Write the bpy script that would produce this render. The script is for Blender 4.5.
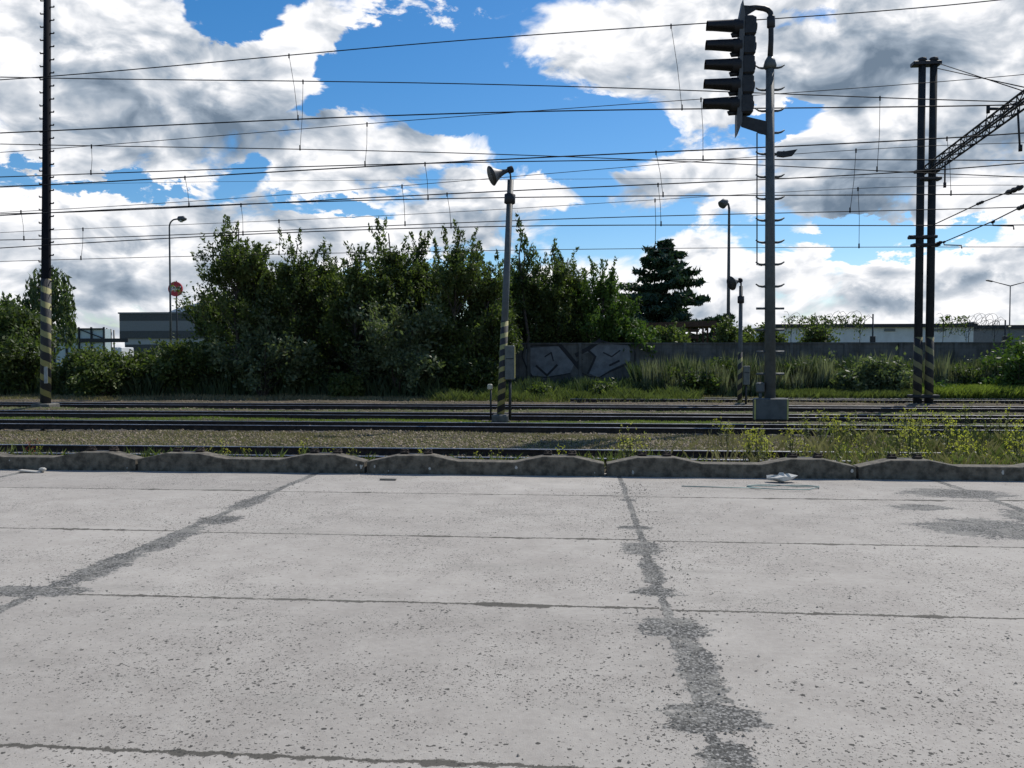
import bpy, math, random
import numpy as np
from mathutils import Vector, Matrix, Euler
R = math.radians
PI = math.pi
for o in list(bpy.data.objects): bpy.data.objects.remove(o)
S = bpy.context.scene
COL = S.collection

# ------------------------------------------------------------------ camera
YAW, PITCH, F, EYE = R(4.67), R(1.677), 820.0, 1.6
cd = bpy.data.cameras.new('camera'); cam = bpy.data.objects.new('camera', cd); COL.objects.link(cam)
cam.location = (0, 0, EYE)
cam.rotation_euler = (PI/2 - PITCH, 0, YAW)
cd.sensor_width = 36; cd.lens = F/1024*36; cd.clip_end = 3000; cd.clip_start = 0.05
S.camera = cam
SUN_AZ, SUN_EL = R(35), R(50)      # clockwise from +Y towards +X
# ------------------------------------------------------------------ sun + view
sl = bpy.data.lights.new('sun', 'SUN'); sun = bpy.data.objects.new('sun', sl); COL.objects.link(sun)
sl.energy = 4.7; sl.angle = R(0.6); sl.color = (1.0, 0.955, 0.88)
sdir = Vector((math.sin(SUN_AZ)*math.cos(SUN_EL), math.cos(SUN_AZ)*math.cos(SUN_EL), math.sin(SUN_EL)))
sun.rotation_euler = sdir.to_track_quat('Z', 'Y').to_euler()
S.view_settings.view_transform = 'Standard'; S.view_settings.look = 'None'
S.view_settings.exposure = 0.0; S.view_settings.gamma = 1.0
S.view_settings.use_curve_mapping = False

# ------------------------------------------------------------------ node helper
class NT:
    def __init__(s, tree): s.t = tree; s.n = tree.nodes; s.l = tree.links
    def new(s, typ, **kw):
        n = s.n.new(typ)
        for k, v in kw.items(): setattr(n, k, v)
        return n
    def put(s, sock, v):
        if v is None: return
        if isinstance(v, bpy.types.NodeSocket): s.l.new(v, sock)
        else: sock.default_value = v
    def m(s, op, a, b=None, c=None, clamp=False):
        n = s.new('ShaderNodeMath', operation=op, use_clamp=clamp)
        s.put(n.inputs[0], a); s.put(n.inputs[1], b); s.put(n.inputs[2], c); return n.outputs[0]
    def vm(s, op, a, b=None, sc=None):
        n = s.new('ShaderNodeVectorMath', operation=op)
        s.put(n.inputs[0], a); s.put(n.inputs[1], b)
        if sc is not None: s.put(n.inputs['Scale'], sc)
        return n.outputs['Value'] if op in ('LENGTH', 'DOT_PRODUCT', 'DISTANCE') else n.outputs[0]
    def xyz(s, v):
        n = s.new('ShaderNodeSeparateXYZ'); s.put(n.inputs[0], v); return n.outputs
    def comb(s, x, y, z):
        n = s.new('ShaderNodeCombineXYZ'); s.put(n.inputs[0], x); s.put(n.inputs[1], y); s.put(n.inputs[2], z); return n.outputs[0]
    def noise(s, vec, scale, detail=4, rough=.55, dist=0.0, lac=2.0):
        n = s.new('ShaderNodeTexNoise'); s.put(n.inputs['Vector'], vec)
        n.inputs['Scale'].default_value = scale; n.inputs['Detail'].default_value = detail
        n.inputs['Roughness'].default_value = rough; n.inputs['Distortion'].default_value = dist
        n.inputs['Lacunarity'].default_value = lac
        return n.outputs['Fac']
    def voro(s, vec, scale, feature='F1', rnd=1.0):
        n = s.new('ShaderNodeTexVoronoi', feature=feature); s.put(n.inputs['Vector'], vec)
        n.inputs['Scale'].default_value = scale; n.inputs['Randomness'].default_value = rnd
        return n.outputs
    def ss(s, v, lo, hi, a=0.0, b=1.0):
        n = s.new('ShaderNodeMapRange', interpolation_type='SMOOTHSTEP'); s.put(n.inputs[0], v)
        s.put(n.inputs[1], lo); s.put(n.inputs[2], hi); s.put(n.inputs[3], a); s.put(n.inputs[4], b); return n.outputs[0]
    def mix(s, f, a, b, blend='MIX'):
        n = s.new('ShaderNodeMix', data_type='RGBA', blend_type=blend)
        s.put(n.inputs[0], f); s.put(n.inputs[6], a); s.put(n.inputs[7], b); return n.outputs[2]

def c4(c): return (c[0], c[1], c[2], 1.0)

# ------------------------------------------------------------------ world: sky + cumulus
def pix_azel(x, y):
    a = (x-512)/F; b = (384-y)/F
    f = Vector((-math.sin(YAW)*math.cos(PITCH), math.cos(YAW)*math.cos(PITCH), -math.sin(PITCH)))
    r = Vector((math.cos(YAW), math.sin(YAW), 0)); u = r.cross(f)
    d = (f + a*r + b*u).normalized()
    return math.degrees(math.atan2(d.x, d.y)), math.degrees(math.asin(d.z))

def make_world():
    w = bpy.data.worlds.new('World'); S.world = w; w.use_nodes = True
    t = NT(w.node_tree); t.n.clear()
    out = t.new('ShaderNodeOutputWorld'); bg = t.new('ShaderNodeBackground')
    t.l.new(bg.outputs[0], out.inputs[0]); bg.inputs[1].default_value = 0.1
    sky = t.new('ShaderNodeTexSky', sky_type='NISHITA'); sky.sun_disc = False
    sky.sun_elevation = SUN_EL; sky.sun_rotation = SUN_AZ; sky.altitude = 300
    sky.air_density = 1.0; sky.dust_density = 0.4; sky.ozone_density = 2.6
    tc = t.new('ShaderNodeTexCoord').outputs['Generated']
    d = t.vm('NORMALIZE', tc)
    x, y, z = t.xyz(d)
    az = t.m('MULTIPLY', t.m('ARCTAN2', x, y), 180/PI)
    el = t.m('MULTIPLY', t.m('ARCSINE', z), 180/PI)
    P2 = t.comb(az, el, 0.0)
    # puffy coordinates: angular, squeezed towards the horizon
    zz = t.m('MULTIPLY', z, 1.7)
    q = t.comb(x, y, zz)
    warp = t.new('ShaderNodeTexNoise'); t.put(warp.inputs['Vector'], q)
    warp.inputs['Scale'].default_value = 7; warp.inputs['Detail'].default_value = 2
    wv = t.vm('SCALE', t.vm('SUBTRACT', warp.outputs['Color'], (.5, .5, .5)), None, 0.09)
    q = t.vm('ADD', q, wv)
    n1 = t.noise(q, 5.5, 9, .60)
    def billow(v):
        n = t.new('ShaderNodeTexVoronoi', feature='F1'); t.put(n.inputs['Vector'], v); n.normalize = True
        n.inputs['Scale'].default_value = 9; n.inputs['Detail'].default_value = 2.0; n.inputs['Roughness'].default_value = .55; n.inputs['Lacunarity'].default_value = 2.3
        return t.m('SUBTRACT', 1.0, n.outputs['Distance'])
    off = (sdir.x*.03, sdir.y*.03, 0.045)
    n1b = t.noise(t.vm('ADD', q, off), 5.5, 5, .58)
    bil = billow(q); bilb = billow(t.vm('ADD', q, (sdir.x*.02, sdir.y*.02, .022)))
    wisps = t.noise(t.vm('MULTIPLY', q, (1, 1, 1.3)), 15, 6, .64)
    jx = t.m('MULTIPLY', t.m('SUBTRACT', n1b, .5), 16.0)
    P2w = t.vm('ADD', P2, t.comb(jx, t.m('MULTIPLY', t.m('SUBTRACT', wisps, .5), 5.0), 0.0))
    def blobs(lst):
        acc = None
        for (px, py, rx, ry, wt) in lst:
            a, e = pix_azel(px, py)
            k = 180/PI/F
            v = t.vm('MULTIPLY', t.vm('SUBTRACT', P2w, (a, e, 0.0)), (1/(rx*k), 1/(ry*k), 0.0))
            r2 = t.vm('DOT_PRODUCT', v, v)
            g = t.m('MULTIPLY', t.m('SUBTRACT', 1.0, r2, clamp=True), wt)
            acc = g if acc is None else t.m('MAXIMUM', acc, g)
        return acc
    pos = blobs([(a, b, c, d, min(e, .62+.25*e)) for a, b, c, d, e in CLOUDS]); neg = blobs(HOLES); dark = blobs(DARKS)
    # other parts of the sky: broken cloud cover
    daz, _ = pix_azel(512, 300)
    inside = t.m('MULTIPLY', t.ss(t.m('ABSOLUTE', t.m('SUBTRACT', az, daz)), 38, 50, 1, 0), t.ss(el, 30, 40, 1, 0))
    generic = t.m('MULTIPLY', t.m('SUBTRACT', 1.0, inside), t.ss(t.noise(q, 1.6, 2), .55, .75, 0, .7))
    Fd = t.m('SUBTRACT', t.m('MAXIMUM', pos, generic), neg)
    nn = t.m('MULTIPLY', t.m('SUBTRACT', n1, .5), 2.0)
    nn = t.m('ADD', nn, t.m('MULTIPLY', t.m('SUBTRACT', bil, .62), 1.3))
    D = t.m('ADD', Fd, nn)
    D = t.m('ADD', D, t.m('MULTIPLY', t.m('SUBTRACT', wisps, .5), .6))
    alpha = t.ss(D, .22, .58)
    thick = t.ss(D, .40, 1.25)
    emb = t.m('MULTIPLY', t.m('SUBTRACT', n1, n1b), 3.2)
    emb = t.m('ADD', emb, t.m('MULTIPLY', t.m('SUBTRACT', bil, bilb), 2.4))
    lit = t.m('ADD', .93, emb)
    lit = t.m('SUBTRACT', lit, t.m('MULTIPLY', thick, .16))
    lit = t.m('SUBTRACT', lit, t.m('MULTIPLY', t.ss(dark, .0, 1.1), .46))
    lit = t.m('ADD', lit, t.m('MULTIPLY', t.m('SUBTRACT', wisps, .5), .75), clamp=True)
    ramp = t.new('ShaderNodeValToRGB'); t.put(ramp.inputs[0], lit)
    cr = ramp.color_ramp; cr.elements[0].position = 0; cr.elements[0].color = (.17, .23, .31, 1)
    cr.elements[1].position = 1; cr.elements[1].color = (1.05, 1.05, 1.07, 1)
    e = cr.elements.new(.38); e.color = (.36, .43, .52, 1)
    e = cr.elements.new(.70); e.color = (.66, .70, .76, 1)
    cloud = t.vm('SCALE', ramp.outputs[0], None, 10.0)
    hs = t.new('ShaderNodeHueSaturation'); hs.inputs['Saturation'].default_value = 1.38
    hs.inputs['Value'].default_value = 1.18
    t.put(hs.inputs['Color'], sky.outputs[0])
    colr = t.mix(alpha, hs.outputs[0], cloud)
    t.put(bg.inputs[0], colr)
    w.cycles.sampling_method = 'MANUAL'; w.cycles.sample_map_resolution = 512

# pixel centre, radii, weight   (converted to azimuth/elevation)
CLOUDS = [(60,60,190,150,1.2),(190,90,150,110,1.1),(280,95,75,60,.9),(120,140,190,70,1.1),(10,110,120,110,1.0),
 (310,22,70,36,.85),(415,8,75,26,.7),(395,150,112,42,.95),(310,165,90,50,.75),(260,215,90,35,.6),
 (70,215,110,40,1.0),(150,250,190,80,1.15),(0,270,120,110,1.0),(190,190,60,25,.6),
 (450,225,110,40,.85),(530,190,55,26,.7),(400,240,200,35,.7),
 (640,40,130,62,.78),(740,60,120,90,.95),(860,60,150,110,1.15),(980,100,180,150,1.2),(700,185,85,50,1.0),(850,170,140,80,1.1),
 (670,270,80,45,.9),(780,270,70,45,.9),(900,290,170,55,1.0),(1010,270,120,40,.95),(560,290,120,50,.7),(720,320,300,45,.85),(512,352,900,34,1.1),(990,190,120,45,.95)]
HOLES = [(345,100,30,22,.7),(255,172,26,16,.6),(150,186,60,8,.5),(430,60,80,55,1.1),(225,14,45,28,.9),(590,140,85,40,1.1),(30,182,80,12,.7),(600,225,60,22,.9),(870,238,140,17,1.0),(480,110,70,30,.8),
 (240,190,40,22,.6),(335,205,60,12,.6),(775,122,38,18,.9),(370,65,40,25,.8),(820,15,25,18,.6)]
DARKS = [(105,85,95,45,.75),(190,130,130,40,.9),(40,150,110,35,.75),(140,275,100,38,.9),(60,250,60,25,.4),(235,105,60,30,.5),
 (930,60,150,90,1.05),(1000,150,140,70,.8),(900,200,150,35,.8),(840,110,80,50,.4),(330,180,70,26,.55),(230,250,60,25,.45),(440,215,80,20,.35),
 (780,170,90,35,.5),(900,300,120,16,.7),(750,285,50,20,.5),(1000,285,90,12,.6),(100,320,120,20,.4),(600,30,60,25,.15)]
make_world()

# ------------------------------------------------------------------ pixel -> point on the vertical plane Y=const
_f = Vector((-math.sin(YAW)*math.cos(PITCH), math.cos(YAW)*math.cos(PITCH), -math.sin(PITCH)))
_r = Vector((math.cos(YAW), math.sin(YAW), 0)); _u = _r.cross(_f)
def at(x, y, Y):
    x, y, Y = float(x), float(y), float(Y)
    d = _f + (x-512)/F*_r + (384-y)/F*_u
    return Vector((0, 0, EYE)) + d*(Y/d.y)
def X_at(x, Y): return at(x, 360, Y).x
def ppm(Y): return F/Y      # roughly pixels per metre

# ------------------------------------------------------------------ materials
MATS = {}
def mat(name, col, rough=.7, metal=0.0, var=.25, scale=6.0, col2=None, bump=.0, bscale=40.0, detail=5, spec=.4):
    if name in MATS: return MATS[name]
    m = bpy.data.materials.new(name); m.use_nodes = True; t = NT(m.node_tree)
    b = t.n['Principled BSDF']; tc = t.new('ShaderNodeTexCoord').outputs['Object']
    n = t.noise(tc, scale, detail, .6)
    c2 = col2 or tuple(c*(1-var) for c in col)
    t.put(b.inputs['Base Color'], t.mix(t.ss(n, .3, .7), c4(c2), c4(tuple(min(1, c*(1+var*.5)) for c in col))))
    b.inputs['Roughness'].default_value = rough; b.inputs['Metallic'].default_value = metal
    b.inputs['Specular IOR Level'].default_value = spec
    if bump:
        bn = t.new('ShaderNodeBump'); bn.inputs['Strength'].default_value = bump; bn.inputs['Distance'].default_value = .02
        t.put(bn.inputs['Height'], t.noise(tc, bscale, 4, .6)); t.put(b.inputs['Normal'], bn.outputs[0])
    MATS[name] = m; return m

def leaf_mat(name, col, col2, trans=.3, rough=.55):
    if name in MATS: return MATS[name]
    m = bpy.data.materials.new(name); m.use_nodes = True; t = NT(m.node_tree)
    b = t.n['Principled BSDF']; tc = t.new('ShaderNodeTexCoord').outputs['Object']
    geo = t.new('ShaderNodeNewGeometry')
    n = t.noise(tc, .9, 3, .6)
    f = t.m('ADD', t.m('MULTIPLY', geo.outputs['Random Per Island'], .6), t.m('MULTIPLY', t.ss(n, .35, .65), .5), clamp=True)
    cc = t.mix(f, c4(col), c4(col2)); t.put(b.inputs['Base Color'], cc)
    b.inputs['Roughness'].default_value = rough; b.inputs['Specular IOR Level'].default_value = .35
    tr = t.new('ShaderNodeBsdfTranslucent'); t.put(tr.inputs[0], t.mix(1.0, cc, (1.0, 1.15, .55, 1), 'MULTIPLY'))
    mx = t.new('ShaderNodeMixShader'); mx.inputs[0].default_value = trans
    t.l.new(b.outputs[0], mx.inputs[1]); t.l.new(tr.outputs[0], mx.inputs[2])
    t.l.new(mx.outputs[0], t.n['Material Output'].inputs[0])
    MATS[name] = m; return m

def stripe_mat(name, pitch, hand=1, yellow=(.30, .275, .11), black=(.025, .025, .028), phase=0.0):
    m = bpy.data.materials.new(name); m.use_nodes = True; t = NT(m.node_tree)
    b = t.n['Principled BSDF']; tc = t.new('ShaderNodeTexCoord').outputs['Object']
    x, y, z = t.xyz(tc)
    an = t.m('DIVIDE', t.m('ARCTAN2', t.m('MULTIPLY', y, -1.0), x), 2*PI)
    jit = t.m('MULTIPLY', t.m('SUBTRACT', t.noise(tc, 14, 4), .5), .07)
    v = t.m('ADD', t.m('ADD', t.m('DIVIDE', z, pitch), t.m('MULTIPLY', an, -hand)), jit)
    fr = t.m('FRACT', t.m('ADD', v, 100.0+phase))
    k = t.ss(fr, .55, .58); k2 = t.ss(fr, .96, .99, 1, 0); k = t.m('MULTIPLY', k, k2)
    dirt = t.noise(tc, 5, 6, .65)
    col = t.mix(k, c4(black), c4(yellow))
    col = t.mix(t.ss(dirt, .5, .8, 0, .6), col, (.10, .095, .08, 1))
    t.put(b.inputs['Base Color'], col); b.inputs['Roughness'].default_value = .75
    MATS[name] = m; return m

M_steel_grey = mat('grey_painted_steel', (.085, .094, .096), .55, var=.25, scale=4, bump=.15)
M_steel_dark = mat('dark_steel', (.022, .024, .028), .55, .1, var=.3)
M_black = mat('black_paint', (.010, .010, .012), .6)
M_galv = mat('galvanised_steel', (.085, .09, .092), .5, .3, var=.2, scale=8)
M_wire = mat('copper_wire_dark', (.013, .015, .018), .8, 0, spec=.15)
M_rust = mat('rusty_rail_side', (.045, .032, .024), .9, var=.5, scale=8, bump=.4)
M_railtop = mat('polished_rail_head', (.5, .49, .48), .38, 1.0, var=.35, scale=3)
M_sleeper = mat('weathered_sleeper', (.09, .078, .065), .95, var=.5, scale=9, bump=.4)
M_white = mat('white_render', (.62, .63, .64), .85, var=.12, scale=1.0)
M_greyclad = mat('grey_cladding', (.16, .17, .18), .6, var=.15)
M_bark = mat('bark', (.075, .062, .05), .95, var=.5, scale=10, bump=.5)
M_polec = mat('pole_concrete', (.13, .125, .11), .9, var=.35, scale=5, bump=.3)
M_wood = mat('brown_timber', (.10, .055, .035), .85, var=.4, scale=8)

# ------------------------------------------------------------------ mesh builder
class MB:
    def __init__(s): s.v = []; s.f = []; s.mi = []; s.sm = []
    def add(s, vs, fs, mi=0, smooth=False):
        b = len(s.v); s.v.extend([tuple(v) for v in vs]); s.f.extend([tuple(b+i for i in f) for f in fs])
        s.mi.extend([mi]*len(fs)); s.sm.extend([smooth]*len(fs)); return s
    def box(s, c, sz, rot=None, mi=0, taper=1.0):
        vs = []
        for dz in (-.5, .5):
            k = taper if dz > 0 else 1
            for dx, dy in ((-.5, -.5), (.5, -.5), (.5, .5), (-.5, .5)):
                vs.append(Vector((dx*sz[0]*k, dy*sz[1]*k, dz*sz[2])))
        if rot is not None: vs = [rot @ v for v in vs]
        vs = [v+Vector(c) for v in vs]
        return s.add(vs, [(3, 2, 1, 0), (4, 5, 6, 7), (0, 1, 5, 4), (1, 2, 6, 5), (2, 3, 7, 6), (3, 0, 4, 7)], mi)
    def bbox(s, c, sz, bev=.01, rot=None, mi=0):   # chamfered box (vertical + top edges)
        x, y, z = sz[0]/2, sz[1]/2, sz[2]/2; b = min(bev, x*.9, y*.9, z*.9)
        rings = []
        for (zz, ins) in ((-z, b), (-z+b, 0), (z-b, 0), (z, b)):
            xx, yy = x-ins, y-ins
            rings.append([(-xx+b, -yy, zz), (xx-b, -yy, zz), (xx, -yy+b, zz), (xx, yy-b, zz), (xx-b, yy, zz), (-xx+b, yy, zz), (-xx, yy-b, zz), (-xx, -yy+b, zz)])
        vs = [Vector(p) for r in rings for p in r]
        if rot is not None: vs = [rot @ v for v in vs]
        vs = [v+Vector(c) for v in vs]
        fs = [tuple(range(7, -1, -1)), tuple(24+i for i in range(8))]
        for k in range(3):
            for i in range(8): fs.append((k*8+i, k*8+(i+1) % 8, (k+1)*8+(i+1) % 8, (k+1)*8+i))
        return s.add(vs, fs, mi)
    def tube(s, pts, rad, n=8, mi=0, smooth=True, cap=True):
        pts = [Vector(p) for p in pts]; N = len(pts)
        rad = [float(rad)]*N if not hasattr(rad, '__len__') else [float(q) for q in rad]
        vs = []; up = None
        for i, p in enumerate(pts):
            a = pts[max(0, i-1)]; b = pts[min(N-1, i+1)]; t = (b-a)
            t = t.normalized() if t.length > 1e-9 else Vector((0, 0, 1))
            if up is None: up = Vector((0, 0, 1)) if abs(t.z) < .9 else Vector((1, 0, 0))
            u = (up - t*up.dot(t))
            if u.length < 1e-5: u = t.orthogonal()
            u.normalize(); w = t.cross(u); up = u
            for k in range(n):
                a2 = 2*PI*k/n; vs.append(p + (u*math.cos(a2)+w*math.sin(a2))*rad[i])
        fs = []
        for i in range(N-1):
            for k in range(n): fs.append((i*n+k, i*n+(k+1) % n, (i+1)*n+(k+1) % n, (i+1)*n+k))
        s.add(vs, fs, mi, smooth)
        if cap:
            b = len(s.v)-len(vs)
            s.f.append(tuple(b+k for k in range(n-1, -1, -1))); s.mi.append(mi); s.sm.append(False)
            s.f.append(tuple(b+(N-1)*n+k for k in range(n))); s.mi.append(mi); s.sm.append(False)
        return s
    def build(s, name, m, parent=None, loc=(0, 0, 0)):
        me = bpy.data.meshes.new(name); me.from_pydata(s.v, [], s.f)
        ms = m if isinstance(m, (list, tuple)) else [m]
        for x in ms: me.materials.append(x)
        me.polygons.foreach_set('material_index', s.mi); me.polygons.foreach_set('use_smooth', s.sm); me.update()
        o = bpy.data.objects.new(name, me); COL.objects.link(o); o.location = loc
        if parent: o.parent = parent
        return o

def quick_mesh(name, V, nper, m, parent=None, mi=None):
    """V: (N, nper, 3) array of separate polygons"""
    N = len(V); me = bpy.data.meshes.new(name)
    me.vertices.add(N*nper); me.vertices.foreach_set('co', np.ascontiguousarray(V, dtype=np.float32).ravel())
    me.loops.add(N*nper); me.loops.foreach_set('vertex_index', np.arange(N*nper, dtype=np.int32))
    me.polygons.add(N); me.polygons.foreach_set('loop_start', np.arange(0, N*nper, nper, dtype=np.int32))
    try: me.polygons.foreach_set('loop_total', np.full(N, nper, dtype=np.int32))
    except Exception: pass
    ms = m if isinstance(m, (list, tuple)) else [m]
    for x in ms: me.materials.append(x)
    if mi is not None: me.polygons.foreach_set('material_index', np.asarray(mi, dtype=np.int32))
    me.update(calc_edges=True); me.validate()
    o = bpy.data.objects.new(name, me); COL.objects.link(o)
    if parent: o.parent = parent
    return o

def tag(o, label=None, cat=None, group=None, kind=None):
    if label: o['label'] = label
    if cat: o['category'] = cat
    if group: o['group'] = group
    if kind: o['kind'] = kind
    return o
def thing(name, loc, label, cat, group=None, rz=0):
    o = bpy.data.objects.new(name, None); COL.objects.link(o); o.location = loc; o.rotation_euler = (0, 0, rz)
    o.empty_display_size = .3
    return tag(o, label, cat, group)
def copy_part(o, parent, loc=None, rot=None, scale=None):
    c = o.copy(); COL.objects.link(c); c.parent = parent
    if loc is not None: c.location = loc
    if rot is not None: c.rotation_euler = rot
    if scale is not None: c.scale = scale
    return c
def children(o): return [c for c in bpy.data.objects if c.parent == o]
def copy_tree(root, label, loc, rz=0, sc=1.0, group=None, cat=None):
    kids = list(root.children)
    r = root.copy(); COL.objects.link(r); r.location = loc; r.rotation_euler = (0, 0, rz); r.scale = (sc, sc, sc)
    r['label'] = label
    if group: r['group'] = group
    for k in kids:
        c = k.copy(); COL.objects.link(c); c.parent = r
    return r

rng = np.random.default_rng(7); random.seed(11)
GZ = -0.42       # general ground level beyond the kerb
RAIL_TOP = -0.25

# ------------------------------------------------------------------ terrain
def hsh(x, y):
    return (np.sin(x*.9+y*1.7)+np.sin(x*2.3-y*1.1+1.3)*.6+np.sin(x*.31+y*.53+4)*1.1)*.02
def ground_h(x, y):
    x = np.asarray(x, float); y = np.asarray(y, float)
    z = GZ + hsh(x, y)
    z += .07*np.exp(-((y-19.7)/1.9)**2)                  # strip between first and second track
    z += .10*np.exp(-((y-25.6)/.55)**2)
    z += .12*np.exp(-((y-30.6)/.9)**2)
    z += .16*np.exp(-((y-36.3)/1.0)**2)
    z += .12/(1+np.exp(-(y-41.5)/.6))
    far = np.clip((y-80)/200, 0, 1)
    z = z*(1-far) + (-.4)*far
    z += .40*np.exp(-((y-12.0)/.65)**2)*(1+.25*np.sin(x*1.9)*np.sin(x*.7+1))
    z = np.where(y < 11.62, -.55, z)
    return z
def make_terrain():
    xs = np.concatenate([[-900, -500, -250, -140, -90], np.arange(-60, 60.1, .6), [90, 140, 250, 500, 900]])
    ys = np.concatenate([[-200, -60, -20, 5, 11.5, 11.75, 12.0], np.arange(12.3, 50, .3), [52, 56, 62, 70, 90, 120, 170, 250, 400, 700, 1200, 2000]])
    Xg, Yg = np.meshgrid(xs, ys); Zg = ground_h(Xg, Yg)
    nx = len(xs); vs = np.stack([Xg.ravel(), Yg.ravel(), Zg.ravel()], 1)
    fs = [(j*nx+i, j*nx+i+1, (j+1)*nx+i+1, (j+1)*nx+i) for j in range(len(ys)-1) for i in range(nx-1)]
    m = bpy.data.materials.new('ballast_and_grass'); m.use_nodes = True; t = NT(m.node_tree)
    b = t.n['Principled BSDF']; geo = t.new('ShaderNodeNewGeometry').outputs['Position']
    x, y, z = t.xyz(geo)
    vo = t.voro(geo, 16); stone = t.mix(t.xyz(vo[1])[0], (.055, .043, .030, 1), (.19, .155, .11, 1))
    soil = t.mix(t.noise(geo, 3, 6, .65), (.045, .04, .026, 1), (.12, .105, .07, 1))
    gr = t.mix(t.noise(geo, 5, 5, .6), (.05, .075, .02, 1), (.13, .16, .055, 1))
    base = t.mix(t.ss(t.noise(geo, .9, 6, .7), .42, .62), stone, soil)
    def band(c, w, s=.4): return t.ss(t.m('ABSOLUTE', t.m('SUBTRACT', y, c)), w-s, w+s, 1, 0)
    gmask = t.m('MAXIMUM', band(26.0, .8), band(30.8, .5))
    gmask = t.m('MAXIMUM', gmask, t.m('MULTIPLY', band(19.3, 1.6), .55))
    gmask = t.m('MAXIMUM', gmask, t.ss(y, 40, 43))
    gmask = t.m('MULTIPLY', gmask, t.ss(t.noise(geo, 1.7, 5, .7), .36, .56))
    col = t.mix(gmask, base, gr)
    t.put(b.inputs['Base Color'], col); b.inputs['Roughness'].default_value = .95; b.inputs['Specular IOR Level'].default_value = .1
    bn = t.new('ShaderNodeBump'); bn.inputs['Strength'].default_value = .8; bn.inputs['Distance'].default_value = .05
    t.put(bn.inputs['Height'], t.m('ADD', vo[0], t.noise(geo, 9, 5))); t.put(b.inputs['Normal'], bn.outputs[0])
    me = bpy.data.meshes.new('ground'); me.from_pydata(vs.tolist(), [], fs); me.materials.append(m)
    me.polygons.foreach_set('use_smooth', [True]*len(fs))
    o = bpy.data.objects.new('ground', me); COL.objects.link(o); tag(o, kind='structure')
make_terrain()

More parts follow.
